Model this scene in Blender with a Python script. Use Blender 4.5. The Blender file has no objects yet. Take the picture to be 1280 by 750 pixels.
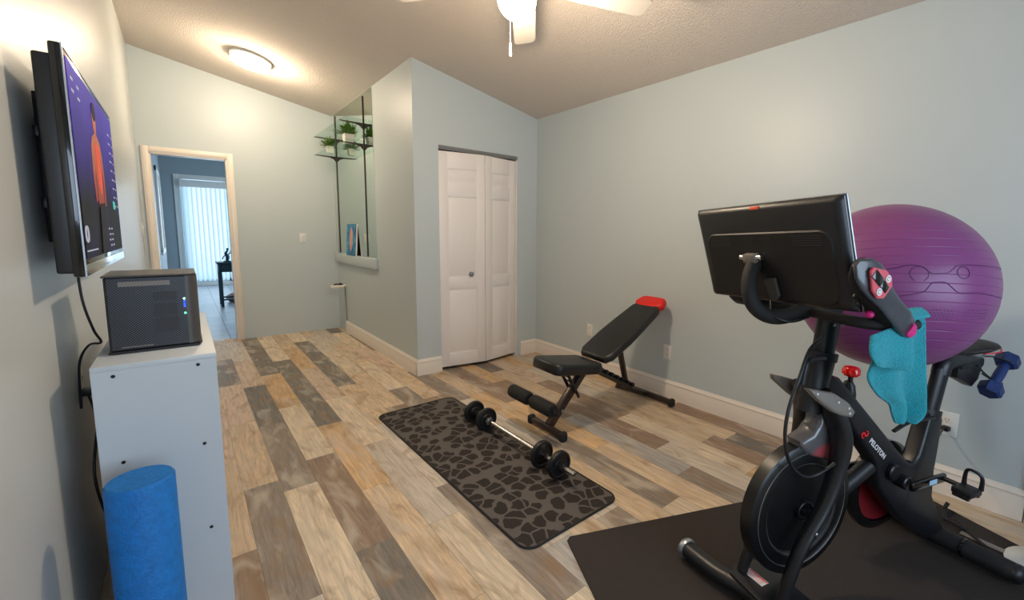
import bpy, bmesh, math, random
from mathutils import Vector, Matrix, noise
PI = math.pi; R = math.radians
random.seed(7)
scn = bpy.context.scene; col = scn.collection

# ---------------------------------------------------------------- camera
H = 1.275; FPX = 543.3
yaw, pitch, roll = R(40.298), R(6.707), R(0.7806)
fw = Vector((math.sin(yaw)*math.cos(pitch), math.cos(yaw)*math.cos(pitch), -math.sin(pitch)))
r0 = Vector((math.cos(yaw), -math.sin(yaw), 0)); u0 = r0.cross(fw)
ri = r0*math.cos(roll)+u0*math.sin(roll); up = -r0*math.sin(roll)+u0*math.cos(roll)
cd = bpy.data.cameras.new('camera'); cam = bpy.data.objects.new('camera', cd); col.objects.link(cam)
m3 = Matrix((ri, up, -fw)).transposed(); cam.matrix_world = Matrix.Translation((0, 0, H)) @ m3.to_4x4()
cd.sensor_width = 36; cd.lens = FPX/1280*36; cd.shift_x = -(689.73-640)/1280; cd.shift_y = (355.78-375)/1280
cd.clip_start = .02; cd.clip_end = 100
scn.camera = cam

# ---------------------------------------------------------------- light and exposure
scn.view_settings.view_transform = 'Standard'; scn.view_settings.look = 'None'
scn.view_settings.gamma = 1; scn.view_settings.use_curve_mapping = False
scn.view_settings.exposure = 0.0
w = bpy.data.worlds.new('sky'); scn.world = w; w.use_nodes = True
w.node_tree.nodes['Background'].inputs[0].default_value = (.55, .75, 1, 1)
w.node_tree.nodes['Background'].inputs[1].default_value = 1.0
def area(name, loc, target, sx, sy, power, color, spread=180):
    l = bpy.data.lights.new(name, 'AREA'); l.shape = 'RECTANGLE'; l.size = sx; l.size_y = sy
    l.energy = power; l.color = color; l.spread = R(spread)
    o = bpy.data.objects.new(name, l); col.objects.link(o); o.location = loc
    o.rotation_euler = (Vector(target)-Vector(loc)).to_track_quat('-Z', 'Y').to_euler()
    return o
WARM = (1, .80, .58)
BACK_Y = -1.5
area('window_daylight', (1.0, BACK_Y-.25, 1.35), (1.0, 2, 1.2), 2.2, 1.5, 52, (.66, .82, 1))
area('hall_side_fill', (3.1, 9.3, 1.5), (0, 9.3, 1.0), 2.0, 1.4, 80, (.72, .87, 1))  # added fill that brightens the hall walls; this side has no window
area('patio_daylight', (.75, 12.75, 1.3), (.75, 6, 1.0), 1.9, 2.3, 46, (.7, .87, 1))
FAN = (1.24, 1.69)
FAN_POWER = 56; CEIL_POWER = 44
def point(name, loc, power, color, rad):
    l = bpy.data.lights.new(name, 'POINT'); l.energy = power; l.color = color; l.shadow_soft_size = rad
    o = bpy.data.objects.new(name, l); col.objects.link(o); o.location = loc; return o

# ---------------------------------------------------------------- materials
def lin(c):
    return tuple(((x/255)/12.92 if x/255 <= .04045 else ((x/255+.055)/1.055)**2.4) for x in c)
def mat(name, c, rough=.5, metal=0, var=.08, scale=18, bump=0, bscale=80, emit=None, es=0, trans=0, coat=0, spec=.5, sheen=0):
    m = bpy.data.materials.new(name); m.use_nodes = True; nt = m.node_tree; b = nt.nodes['Principled BSDF']
    L = nt.links.new; tc = nt.nodes.new('ShaderNodeTexCoord')
    n = nt.nodes.new('ShaderNodeTexNoise'); n.inputs['Scale'].default_value = scale; n.inputs['Detail'].default_value = 4
    L(tc.outputs['Object'], n.inputs['Vector'])
    mx = nt.nodes.new('ShaderNodeMix'); mx.data_type = 'RGBA'
    c = lin(c)
    mx.inputs[6].default_value = (*[x*(1-var) for x in c], 1); mx.inputs[7].default_value = (*[min(1, x*(1+var)) for x in c], 1)
    L(n.outputs[0], mx.inputs[0]); L(mx.outputs[2], b.inputs['Base Color'])
    b.inputs['Roughness'].default_value = rough; b.inputs['Metallic'].default_value = metal
    b.inputs['Specular IOR Level'].default_value = spec
    if trans: b.inputs['Transmission Weight'].default_value = trans
    if coat: b.inputs['Coat Weight'].default_value = coat
    if sheen: b.inputs['Sheen Weight'].default_value = sheen
    if bump:
        n2 = nt.nodes.new('ShaderNodeTexNoise'); n2.inputs['Scale'].default_value = bscale; n2.inputs['Detail'].default_value = 3
        L(tc.outputs['Object'], n2.inputs['Vector']); bp = nt.nodes.new('ShaderNodeBump')
        bp.inputs['Strength'].default_value = bump; bp.inputs['Distance'].default_value = .01
        L(n2.outputs[0], bp.inputs['Height']); L(bp.outputs[0], b.inputs['Normal'])
    if emit:
        b.inputs['Emission Color'].default_value = (*emit, 1); b.inputs['Emission Strength'].default_value = es
    return m
M = {}
M['paint'] = mat('blue grey wall paint', (190, 200, 202), .42, var=.015, scale=2, bump=.06, bscale=160)
M['paint_cream'] = mat('left wall paint', (196, 200, 199), .36, var=.015, scale=2, bump=.06, bscale=160)
M['ceiling'] = mat('popcorn ceiling', (212, 202, 192), .95, var=.08, scale=140, bump=.8, bscale=120)
M['trim'] = mat('white trim paint', (232, 222, 210), .35, var=.02, scale=5)
M['door'] = mat('white door paint', (232, 226, 222), .4, var=.01, scale=4)
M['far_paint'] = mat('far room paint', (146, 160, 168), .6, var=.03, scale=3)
M['white'] = mat('white plastic', (225, 225, 222), .4, var=.02)
M['cab'] = mat('white laminate', (204, 212, 218), .45, var=.02, scale=6)
M['black'] = mat('black plastic', (22, 23, 26), .42, var=.15)
M['black_metal'] = mat('black powder coat', (20, 22, 27), .36, var=.12, scale=40, bump=.05, bscale=400)
M['panel'] = mat('matt black panel', (13, 13, 15), .5, var=.1)
M['sole'] = mat('dark carbon sole', (58, 60, 66), .3, var=.3, scale=25, coat=.3)
M['wheel'] = mat('satin black wheel', (9, 10, 12), .36, var=.1)
M['gloss'] = mat('gloss black', (10, 10, 12), .12, var=.05, coat=.5)
M['rubber'] = mat('black rubber', (24, 24, 25), .75, var=.15, scale=60, bump=.15, bscale=300)
M['iron'] = mat('black iron', (13, 15, 18), .45, var=.3, scale=70, bump=.2, bscale=200)
M['chrome'] = mat('chrome', (225, 222, 218), .2, 1, var=.05)
M['steel'] = mat('brushed steel', (150, 150, 150), .35, .9, var=.1, scale=60)
M['grey'] = mat('dark grey plastic', (70, 68, 66), .4, var=.08)
M['cage'] = mat('warm grey plastic', (122, 115, 108), .38, var=.06)
M['frame_metal'] = mat('dark bronze tube', (66, 55, 50), .3, .5, var=.12)
M['vinyl'] = mat('black vinyl', (22, 21, 21), .36, var=.08, bump=.12, bscale=260)
M['fabric'] = mat('black shoe mesh', (24, 24, 28), .7, var=.2, scale=60, bump=.3, bscale=300)
M['foam'] = mat('black foam', (16, 16, 16), .8, var=.12, bump=.2, bscale=200)
M['red_vinyl'] = mat('red vinyl', (222, 28, 16), .4, var=.04, bump=.08, bscale=250)
M['red_clear'] = mat('red clear plastic', (255, 22, 18), .12, var=.03, trans=.35, coat=.5)
M['red'] = mat('red ink', (226, 30, 44), .5, var=.03)
M['dark_red'] = mat('dark red plate', (122, 26, 34), .35, var=.25, scale=9)
M['orange'] = mat('orange red tab', (222, 84, 52), .5, var=.03)
M['magenta'] = mat('magenta rubber', (196, 28, 112), .45, var=.05)
M['pink'] = mat('coral pink plastic', (206, 84, 98), .45, var=.08)
M['ink'] = mat('white ink', (226, 224, 224), .5, var=.03)
M['faint_ink'] = mat('dark grey ink', (40, 40, 44), .5, var=.03)
M['blue_vinyl'] = mat('blue vinyl', (12, 46, 104), .5, var=.1, bump=.1, bscale=300)
M['teal'] = mat('teal terry', (10, 166, 182), .95, var=.4, scale=150, bump=1, bscale=330, sheen=.15)
M['silver'] = mat('satin silver', (176, 182, 190), .32, .8, var=.04)
M['roller'] = mat('blue foam', (6, 114, 196), .62, var=.35, scale=55, bump=.35, bscale=150)
M['bracket'] = mat('dark bracket', (62, 52, 44), .45, .3, var=.1)
M['leaf'] = mat('green leaf', (86, 124, 44), .55, var=.45, scale=30)
M['leaf2'] = mat('deep green leaf', (58, 98, 40), .55, var=.45, scale=30)
M['pot'] = mat('white pot', (236, 226, 214), .5, var=.03)
M['soil'] = mat('soil', (58, 42, 30), .9, var=.4)
M['canvas_back'] = mat('brown canvas back', (96, 72, 40), .8, var=.3, scale=40)
M['table'] = mat('dark teal lacquer', (22, 66, 78), .4, var=.08)
M['blind'] = mat('vertical blind', (205, 226, 240), .7, var=.03, trans=.0)
M['cushion'] = mat('brown pink cushion', (150, 118, 112), .9, var=.15, bump=.3)
M['sneeze'] = mat('smoke grey cover', (88, 86, 88), .22, var=.1, coat=.4)
def shroud_mat():  # grey cover with a soft red patch that fades out from its centre
    m = mat('smoke cover with red patch', (88, 86, 88), .22, var=.1, coat=.4); nt = m.node_tree; b = nt.nodes['Principled BSDF']; N = nt.nodes.new; L = nt.links.new
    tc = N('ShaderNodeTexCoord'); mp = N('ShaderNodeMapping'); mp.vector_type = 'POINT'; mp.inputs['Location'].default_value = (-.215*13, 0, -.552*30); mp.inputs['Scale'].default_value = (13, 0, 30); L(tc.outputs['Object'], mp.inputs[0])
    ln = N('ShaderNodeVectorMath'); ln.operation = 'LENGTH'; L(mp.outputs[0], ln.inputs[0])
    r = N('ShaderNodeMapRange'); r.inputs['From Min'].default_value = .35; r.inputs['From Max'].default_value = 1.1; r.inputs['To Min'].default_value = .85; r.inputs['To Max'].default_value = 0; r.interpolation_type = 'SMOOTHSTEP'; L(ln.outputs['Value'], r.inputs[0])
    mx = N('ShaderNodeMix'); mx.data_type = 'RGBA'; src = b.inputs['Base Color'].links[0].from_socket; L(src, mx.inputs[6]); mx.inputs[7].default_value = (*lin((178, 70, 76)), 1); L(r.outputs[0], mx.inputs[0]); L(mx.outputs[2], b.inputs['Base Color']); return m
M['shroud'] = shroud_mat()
M['bulb'] = mat('lamp glass', (255, 246, 230), .4, var=.01, emit=(1, .86, .66), es=9)
M['diffuser'] = mat('lit diffuser', (255, 246, 230), .4, var=.01, emit=(1, .86, .66), es=7)
M['fanwhite'] = mat('white fan blade', (206, 200, 190), .55, var=.02)
M['hex'] = mat('screw head', (40, 38, 38), .5, .5, var=.1)
M['tile_d'] = None
def glassy(name, c, a=.25):
    m = bpy.data.materials.new(name); m.use_nodes = True; nt = m.node_tree; b = nt.nodes['Principled BSDF']
    b.inputs['Base Color'].default_value = (*c, 1); b.inputs['Roughness'].default_value = .02
    b.inputs['Transmission Weight'].default_value = 1; b.inputs['IOR'].default_value = 1.04
    n = nt.nodes.new('ShaderNodeTexNoise'); n.inputs['Scale'].default_value = 3
    mr = nt.nodes.new('ShaderNodeMapRange'); mr.inputs['To Min'].default_value = .01; mr.inputs['To Max'].default_value = .05
    nt.links.new(n.outputs[0], mr.inputs[0]); nt.links.new(mr.outputs[0], b.inputs['Roughness'])
    return m
def thin_glass():
    m = bpy.data.materials.new('clear shelf glass'); m.use_nodes = True; nt = m.node_tree; nt.nodes.remove(nt.nodes['Principled BSDF']); out = nt.nodes['Material Output']
    t = nt.nodes.new('ShaderNodeBsdfTransparent'); t.inputs[0].default_value = (.9, .96, .94, 1); g_ = nt.nodes.new('ShaderNodeBsdfGlossy'); g_.inputs['Roughness'].default_value = .05
    n = nt.nodes.new('ShaderNodeTexNoise'); n.inputs['Scale'].default_value = 4
    f = nt.nodes.new('ShaderNodeMapRange'); f.inputs['To Min'].default_value = .05; f.inputs['To Max'].default_value = .09; nt.links.new(n.outputs[0], f.inputs[0])
    mx = nt.nodes.new('ShaderNodeMixShader'); nt.links.new(f.outputs[0], mx.inputs[0]); nt.links.new(t.outputs[0], mx.inputs[1]); nt.links.new(g_.outputs[0], mx.inputs[2]); nt.links.new(mx.outputs[0], out.inputs[0]); return m
M['glass'] = thin_glass()
M['mirror'] = mat('mirror silvering', (206, 218, 208), .015, 1, var=.01, scale=2)

# blinds: translucent slats
def blind_mat():
    m = bpy.data.materials.new('blind fabric'); m.use_nodes = True; nt = m.node_tree
    nt.nodes.remove(nt.nodes['Principled BSDF']); out = nt.nodes['Material Output']
    d = nt.nodes.new('ShaderNodeBsdfDiffuse'); t = nt.nodes.new('ShaderNodeBsdfTranslucent'); mx = nt.nodes.new('ShaderNodeMixShader')
    n = nt.nodes.new('ShaderNodeTexNoise'); n.inputs['Scale'].default_value = 6
    cr = nt.nodes.new('ShaderNodeMapRange'); cr.inputs['To Min'].default_value = .42; cr.inputs['To Max'].default_value = .5
    nt.links.new(n.outputs[0], cr.inputs[0]); nt.links.new(cr.outputs[0], mx.inputs[0])
    for s in (d, t): s.inputs[0].default_value = (.72, .85, .92, 1)
    nt.links.new(d.outputs[0], mx.inputs[1]); nt.links.new(t.outputs[0], mx.inputs[2]); nt.links.new(mx.outputs[0], out.inputs[0])
    return m
M['blind'] = blind_mat()

def floor_mat():
    m = bpy.data.materials.new('weathered plank vinyl'); m.use_nodes = True; nt = m.node_tree; b = nt.nodes['Principled BSDF']
    N = nt.nodes.new; L = nt.links.new
    at = N('ShaderNodeAttribute'); at.attribute_name = 'plank_tone'
    of = N('ShaderNodeAttribute'); of.attribute_name = 'plank_offset'
    tc = N('ShaderNodeTexCoord')
    add = N('ShaderNodeVectorMath'); add.operation = 'ADD'; L(tc.outputs['Object'], add.inputs[0]); L(of.outputs['Color'], add.inputs[1])
    mp = N('ShaderNodeMapping'); mp.inputs['Scale'].default_value = (22, 1.6, 1); L(add.outputs[0], mp.inputs[0])
    g = N('ShaderNodeTexNoise'); g.inputs['Scale'].default_value = 3.0; g.inputs['Detail'].default_value = 7; g.inputs['Roughness'].default_value = .65
    g.inputs['Distortion'].default_value = .6; L(mp.outputs[0], g.inputs['Vector'])
    mp2 = N('ShaderNodeMapping'); mp2.inputs['Scale'].default_value = (5, 1.7, 1); L(add.outputs[0], mp2.inputs[0])
    g2 = N('ShaderNodeTexNoise'); g2.inputs['Scale'].default_value = 1.7; g2.inputs['Detail'].default_value = 5; g2.inputs['Distortion'].default_value = 1.4
    L(mp2.outputs[0], g2.inputs['Vector'])
    r1 = N('ShaderNodeMapRange'); r1.inputs['From Min'].default_value = .3; r1.inputs['From Max'].default_value = .7
    r1.inputs['To Min'].default_value = .66; r1.inputs['To Max'].default_value = 1.25; L(g.outputs[0], r1.inputs[0])
    mul = N('ShaderNodeVectorMath'); mul.operation = 'SCALE'; L(at.outputs['Color'], mul.inputs[0]); L(r1.outputs[0], mul.inputs['Scale'])
    # brown worn patches / whitewash patches
    r2 = N('ShaderNodeMapRange'); r2.inputs['From Min'].default_value = .51; r2.inputs['From Max'].default_value = .68
    r2.inputs['To Max'].default_value = .6; L(g2.outputs[0], r2.inputs[0])
    mx = N('ShaderNodeMix'); mx.data_type = 'RGBA'; L(r2.outputs[0], mx.inputs[0]); L(mul.outputs[0], mx.inputs[6])
    mx.inputs[7].default_value = (*lin((148, 116, 84)), 1)
    g3 = N('ShaderNodeTexNoise'); g3.inputs['Scale'].default_value = 2.6; g3.inputs['Detail'].default_value = 6; g3.inputs['Distortion'].default_value = .8
    mp3 = N('ShaderNodeMapping'); mp3.inputs['Location'].default_value = (7, 3, 1); mp3.inputs['Scale'].default_value = (4, 1.3, 1); L(add.outputs[0], mp3.inputs[0]); L(mp3.outputs[0], g3.inputs['Vector'])
    r3 = N('ShaderNodeMapRange'); r3.inputs['From Min'].default_value = .5; r3.inputs['From Max'].default_value = .68
    r3.inputs['To Max'].default_value = .6; L(g3.outputs[0], r3.inputs[0])
    mx2 = N('ShaderNodeMix'); mx2.data_type = 'RGBA'; L(r3.outputs[0], mx2.inputs[0]); L(mx.outputs[2], mx2.inputs[6])
    mx2.inputs[7].default_value = (*lin((200, 188, 172)), 1)
    L(mx2.outputs[2], b.inputs['Base Color'])
    b.inputs['Roughness'].default_value = .5; b.inputs['Specular IOR Level'].default_value = .3
    bp = N('ShaderNodeBump'); bp.inputs['Strength'].default_value = .15; bp.inputs['Distance'].default_value = .004
    L(g.outputs[0], bp.inputs['Height']); L(bp.outputs[0], b.inputs['Normal'])
    return m
M['plank'] = floor_mat()

def tile_mat():
    m = mat('grey floor tile', (150, 154, 158), .35, var=.14, scale=5); nt = m.node_tree; b = nt.nodes['Principled BSDF']
    br = nt.nodes.new('ShaderNodeTexBrick'); br.offset = 0; br.inputs['Scale'].default_value = 1
    br.inputs['Brick Width'].default_value = .36; br.inputs['Row Height'].default_value = .36; br.inputs['Mortar Size'].default_value = .006
    br.inputs['Color1'].default_value = (*lin((168, 176, 182)), 1); br.inputs['Color2'].default_value = (*lin((150, 160, 170)), 1)
    br.inputs['Mortar'].default_value = (*lin((78, 84, 96)), 1)
    tc = nt.nodes.new('ShaderNodeTexCoord'); nt.links.new(tc.outputs['Object'], br.inputs['Vector'])
    nt.links.new(br.outputs['Color'], b.inputs['Base Color']); return m
M['tile'] = tile_mat()

def leopard_mat():
    m = bpy.data.materials.new('spotted mat print'); m.use_nodes = True; nt = m.node_tree; b = nt.nodes['Principled BSDF']
    N = nt.nodes.new; L = nt.links.new; tc = N('ShaderNodeTexCoord')
    nz = N('ShaderNodeTexNoise'); nz.inputs['Scale'].default_value = 11; nz.inputs['Detail'].default_value = 1; L(tc.outputs['Object'], nz.inputs['Vector'])
    sc = N('ShaderNodeVectorMath'); sc.operation = 'SCALE'; sc.inputs['Scale'].default_value = .05; L(nz.outputs['Color'], sc.inputs[0])
    ad = N('ShaderNodeVectorMath'); ad.operation = 'ADD'; L(tc.outputs['Object'], ad.inputs[0]); L(sc.outputs[0], ad.inputs[1])
    vo = N('ShaderNodeTexVoronoi'); vo.voronoi_dimensions = '2D'; vo.feature = 'DISTANCE_TO_EDGE'; vo.inputs['Scale'].default_value = 13; L(ad.outputs[0], vo.inputs['Vector'])
    vf = N('ShaderNodeTexVoronoi'); vf.voronoi_dimensions = '2D'; vf.feature = 'F1'; vf.inputs['Scale'].default_value = 13; L(ad.outputs[0], vf.inputs['Vector'])
    se = N('ShaderNodeSeparateColor'); L(vf.outputs['Color'], se.inputs[0])
    rr_ = N('ShaderNodeMapRange'); rr_.inputs['To Min'].default_value = .34; rr_.inputs['To Max'].default_value = .62; L(se.outputs[0], rr_.inputs[0])
    n3 = N('ShaderNodeTexNoise'); n3.inputs['Scale'].default_value = 26; n3.inputs['Detail'].default_value = 1; L(tc.outputs['Object'], n3.inputs['Vector'])
    na = N('ShaderNodeMath'); na.operation = 'MULTIPLY_ADD'; na.inputs[1].default_value = .5; na.inputs[2].default_value = -.25; L(n3.outputs[0], na.inputs[0])
    sb = N('ShaderNodeMath'); sb.operation = 'SUBTRACT'; L(rr_.outputs[0], sb.inputs[0]); L(vf.outputs['Distance'], sb.inputs[1])
    sb2 = N('ShaderNodeMath'); sb2.operation = 'ADD'; L(sb.outputs[0], sb2.inputs[0]); L(na.outputs[0], sb2.inputs[1])
    ed = N('ShaderNodeMath'); ed.operation = 'SUBTRACT'; ed.inputs[1].default_value = .06; L(vo.outputs['Distance'], ed.inputs[0])
    ma = N('ShaderNodeMath'); ma.operation = 'MINIMUM'; L(sb2.outputs[0], ma.inputs[0]); L(ed.outputs[0], ma.inputs[1])
    r = N('ShaderNodeMapRange'); r.inputs['From Min'].default_value = -.01; r.inputs['From Max'].default_value = .015; L(ma.outputs[0], r.inputs[0])
    mx = N('ShaderNodeMix'); mx.data_type = 'RGBA'; mx.inputs[6].default_value = (*lin((92, 86, 82)), 1); mx.inputs[7].default_value = (*lin((45, 39, 36)), 1)
    L(r.outputs[0], mx.inputs[0]); L(mx.outputs[2], b.inputs['Base Color']); b.inputs['Roughness'].default_value = .8; b.inputs['Specular IOR Level'].default_value = .25
    return m
M['leopard'] = leopard_mat()
M['bikemat'] = mat('black brown mat', (54, 48, 45), .8, var=.12, scale=30, bump=.25, bscale=350, spec=.25)

def ball_mat():
    m = mat('purple ball vinyl', (126, 62, 118), .36, var=.05, scale=6, spec=.5); nt = m.node_tree; b = nt.nodes['Principled BSDF']
    N = nt.nodes.new; L = nt.links.new; tc = N('ShaderNodeTexCoord'); sp = N('ShaderNodeSeparateXYZ'); L(tc.outputs['Object'], sp.inputs[0])
    mu = N('ShaderNodeMath'); mu.operation = 'MULTIPLY'; mu.inputs[1].default_value = 2*PI/.031; L(sp.outputs['Z'], mu.inputs[0])
    si = N('ShaderNodeMath'); si.operation = 'SINE'; L(mu.outputs[0], si.inputs[0])
    r = N('ShaderNodeMapRange'); r.inputs['From Min'].default_value = .93; r.inputs['From Max'].default_value = 1; L(si.outputs[0], r.inputs[0])
    bp = N('ShaderNodeBump'); bp.invert = True; bp.inputs['Strength'].default_value = .5; bp.inputs['Distance'].default_value = .004
    L(r.outputs[0], bp.inputs['Height']); L(bp.outputs[0], b.inputs['Normal'])
    return m
M['ball'] = ball_mat()
M['ball_line'] = mat('dark purple groove', (78, 22, 84), .4, var=.05)

def mesh_mat():
    m = mat('perforated case', (44, 46, 52), .4, .3, var=.1); nt = m.node_tree; b = nt.nodes['Principled BSDF']
    N = nt.nodes.new; L = nt.links.new; tc = N('ShaderNodeTexCoord')
    vo = N('ShaderNodeTexVoronoi'); vo.inputs['Scale'].default_value = 170; vo.inputs['Randomness'].default_value = 0
    mp = N('ShaderNodeMapping'); mp.inputs['Rotation'].default_value = (0, R(45), 0); L(tc.outputs['Object'], mp.inputs[0]); L(mp.outputs[0], vo.inputs['Vector'])
    vo.voronoi_dimensions = '3D'
    r = N('ShaderNodeMapRange'); r.inputs['From Min'].default_value = .4; r.inputs['From Max'].default_value = .5; L(vo.outputs['Distance'], r.inputs[0])
    mx = N('ShaderNodeMix'); mx.data_type = 'RGBA'; mx.inputs[6].default_value = (.004, .004, .006, 1); mx.inputs[7].default_value = (*lin((84, 86, 92)), 1)
    L(r.outputs[0], mx.inputs[0]); L(mx.outputs[2], b.inputs['Base Color']); return m
M['perf'] = mesh_mat()

def emis(name, c, s, c2=None, axis='Z', lo=-.3, hi=.3):
    m = bpy.data.materials.new(name); m.use_nodes = True; nt = m.node_tree; b = nt.nodes['Principled BSDF']
    b.inputs['Base Color'].default_value = (.01, .01, .01, 1); b.inputs['Roughness'].default_value = .6; b.inputs['Specular IOR Level'].default_value = .08
    b.inputs['Emission Strength'].default_value = s; b.inputs['Emission Color'].default_value = (*lin(c), 1)
    if c2:
        N = nt.nodes.new; L = nt.links.new; tc = N('ShaderNodeTexCoord'); sp = N('ShaderNodeSeparateXYZ'); L(tc.outputs['Object'], sp.inputs[0])
        r = N('ShaderNodeMapRange'); r.inputs['From Min'].default_value = lo; r.inputs['From Max'].default_value = hi; L(sp.outputs[axis], r.inputs[0])
        n = N('ShaderNodeTexNoise'); n.inputs['Scale'].default_value = 5; L(tc.outputs['Object'], n.inputs['Vector'])
        a = N('ShaderNodeMath'); a.operation = 'MULTIPLY_ADD'; a.inputs[1].default_value = .5; L(n.outputs[0], a.inputs[0]); L(r.outputs[0], a.inputs[2])
        s2 = N('ShaderNodeMath'); s2.operation = 'SUBTRACT'; s2.inputs[1].default_value = .25; L(a.outputs[0], s2.inputs[0])
        mx = N('ShaderNodeMix'); mx.data_type = 'RGBA'; mx.inputs[6].default_value = (*lin(c2), 1); mx.inputs[7].default_value = (*lin(c), 1)
        L(s2.outputs[0], mx.inputs[0]); L(mx.outputs[2], b.inputs['Emission Color'])
    return m

# ---------------------------------------------------------------- mesh kit
def frame(o, x, z):
    x = Vector(x).normalized(); z = Vector(z); y = z.cross(x).normalized(); z = x.cross(y)
    return Matrix.Translation(o) @ Matrix((x, y, z)).transposed().to_4x4()
def smooth_path(pts, n=6):
    P = [Vector(p) for p in pts]; out = []
    for i in range(len(P)-1):
        a = P[max(i-1, 0)]; b = P[i]; c = P[i+1]; d = P[min(i+2, len(P)-1)]
        for k in range(n):
            t = k/n
            out.append(.5*((2*b)+(c-a)*t+(2*a-5*b+4*c-d)*t*t+(-a+3*b-3*c+d)*t**3))
    out.append(P[-1]); return out
class MB:
    def __init__(s): s.bm = bmesh.new()
    def _add(s, b2, mtx=None):
        if mtx is not None: bmesh.ops.transform(b2, matrix=mtx, verts=b2.verts)
        me = bpy.data.meshes.new('t'); b2.to_mesh(me); b2.free(); s.bm.from_mesh(me); bpy.data.meshes.remove(me); return s
    def box(s, c, d, bev=0, rot=None, seg=2, mtx=None):
        b = bmesh.new(); bmesh.ops.create_cube(b, size=1)
        bmesh.ops.scale(b, vec=d, verts=b.verts)
        if bev: bmesh.ops.bevel(b, geom=b.edges[:], offset=min(bev, min(d)*.49), segments=seg, affect='EDGES', profile=.5)
        m = Matrix.Translation(c)
        if rot: m = m @ (Matrix.Rotation(rot[2], 4, 'Z') @ Matrix.Rotation(rot[1], 4, 'Y') @ Matrix.Rotation(rot[0], 4, 'X'))
        if mtx is not None: m = mtx @ m
        return s._add(b, m)
    def span(s, a, b_, bev=0):
        a = Vector(a); b_ = Vector(b_); return s.box((a+b_)/2, [abs(x) for x in (b_-a)], bev)
    def prism(s, poly, h, mtx=None, bev=0, seg=2):
        """poly in XY, extruded from z=-h/2 to h/2"""
        b = bmesh.new(); f = b.faces.new([b.verts.new((x, y, -h/2)) for x, y in poly]); 
        r = bmesh.ops.extrude_face_region(b, geom=[f]); vs = [v for v in r['geom'] if isinstance(v, bmesh.types.BMVert)]
        bmesh.ops.translate(b, vec=(0, 0, h), verts=vs); bmesh.ops.recalc_face_normals(b, faces=b.faces[:])
        if bev:
            es = [e for e in b.edges if abs(e.verts[0].co.z-e.verts[1].co.z) < 1e-6]
            bmesh.ops.bevel(b, geom=es, offset=bev, segments=seg, affect='EDGES', profile=.5)
        return s._add(b, mtx)
    def tube(s, pts, r, n=12, sm=0, sx=1, sy=1, caps=True, close=False, upv=None):
        P = smooth_path(pts, sm) if sm else [Vector(p) for p in pts]
        N = len(P)
        if not hasattr(r, '__len__'): rr = [r]*N
        else:
            rr = [r[min(len(r)-1, int(i*(len(r)-1)/max(1, N-1)))]*(1-((i*(len(r)-1)/max(1, N-1)) % 1)) + r[min(len(r)-1, int(i*(len(r)-1)/max(1, N-1))+1)]*((i*(len(r)-1)/max(1, N-1)) % 1) for i in range(N)]
        b = bmesh.new(); rings = []
        T = [(P[min(i+1, N-1)]-P[max(i-1, 0)]).normalized() for i in range(N)]
        if close: T = [(P[(i+1) % N]-P[i-1]).normalized() for i in range(N)]
        u = Vector(upv) if upv else (Vector((0, 0, 1)) if abs(T[0].z) < .9 else Vector((1, 0, 0)))
        u = (u-T[0]*u.dot(T[0])).normalized()
        for i in range(N):
            u = (u-T[i]*u.dot(T[i])).normalized(); v = T[i].cross(u)
            rings.append([b.verts.new(P[i]+(u*math.cos(2*PI*k/n)*sx+v*math.sin(2*PI*k/n)*sy)*rr[i]) for k in range(n)])
        for i in range(N if close else N-1):
            A = rings[i]; B = rings[(i+1) % N]
            for k in range(n): b.faces.new((A[k], A[(k+1) % n], B[(k+1) % n], B[k]))
        if caps and not close: b.faces.new(rings[0][::-1]); b.faces.new(rings[-1])
        bmesh.ops.recalc_face_normals(b, faces=b.faces[:])
        return s._add(b)
    def lathe(s, prof, mtx=None, n=32, squash=(1, 1)):
        """prof: (r, z) list around local Z"""
        b = bmesh.new(); rings = []
        for r, z in prof:
            rings.append([b.verts.new((max(r, 1e-5)*math.cos(2*PI*k/n)*squash[0], max(r, 1e-5)*math.sin(2*PI*k/n)*squash[1], z)) for k in range(n)])
        for A, B in zip(rings, rings[1:]):
            for k in range(n): b.faces.new((A[k], A[(k+1) % n], B[(k+1) % n], B[k]))
        if prof[0][0] > 1e-4: b.faces.new(rings[0][::-1])
        if prof[-1][0] > 1e-4: b.faces.new(rings[-1])
        bmesh.ops.remove_doubles(b, verts=b.verts, dist=1e-5)
        bmesh.ops.recalc_face_normals(b, faces=b.faces[:])
        return s._add(b, mtx)
    def cyl(s, a, b_, r, n=24, bev=0):
        a = Vector(a); b_ = Vector(b_); d = b_-a; L = d.length; v = min(bev, r*.5, L*.3)
        m = Matrix.Translation(a) @ d.to_track_quat('Z', 'Y').to_matrix().to_4x4()
        pr = [(0, 0), (r-v, 0), (r, v), (r, L-v), (r-v, L), (0, L)] if v else [(0, 0), (r, 0), (r, L), (0, L)]
        return s.lathe(pr, m, n)
    def sphere(s, c, r, n=32, sc=(1, 1, 1)):
        b = bmesh.new(); bmesh.ops.create_uvsphere(b, u_segments=n, v_segments=n//2, radius=r)
        return s._add(b, Matrix.Translation(c) @ Matrix.Diagonal((*sc, 1)))
    def loft(s, rings, caps=True):
        b = bmesh.new(); V = [[b.verts.new(p) for p in r] for r in rings]; n = len(V[0])
        for A, B in zip(V, V[1:]):
            for k in range(n): b.faces.new((A[k], A[(k+1) % n], B[(k+1) % n], B[k]))
        if caps: b.faces.new(V[0][::-1]); b.faces.new(V[-1])
        bmesh.ops.recalc_face_normals(b, faces=b.faces[:]); return s._add(b)
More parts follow.
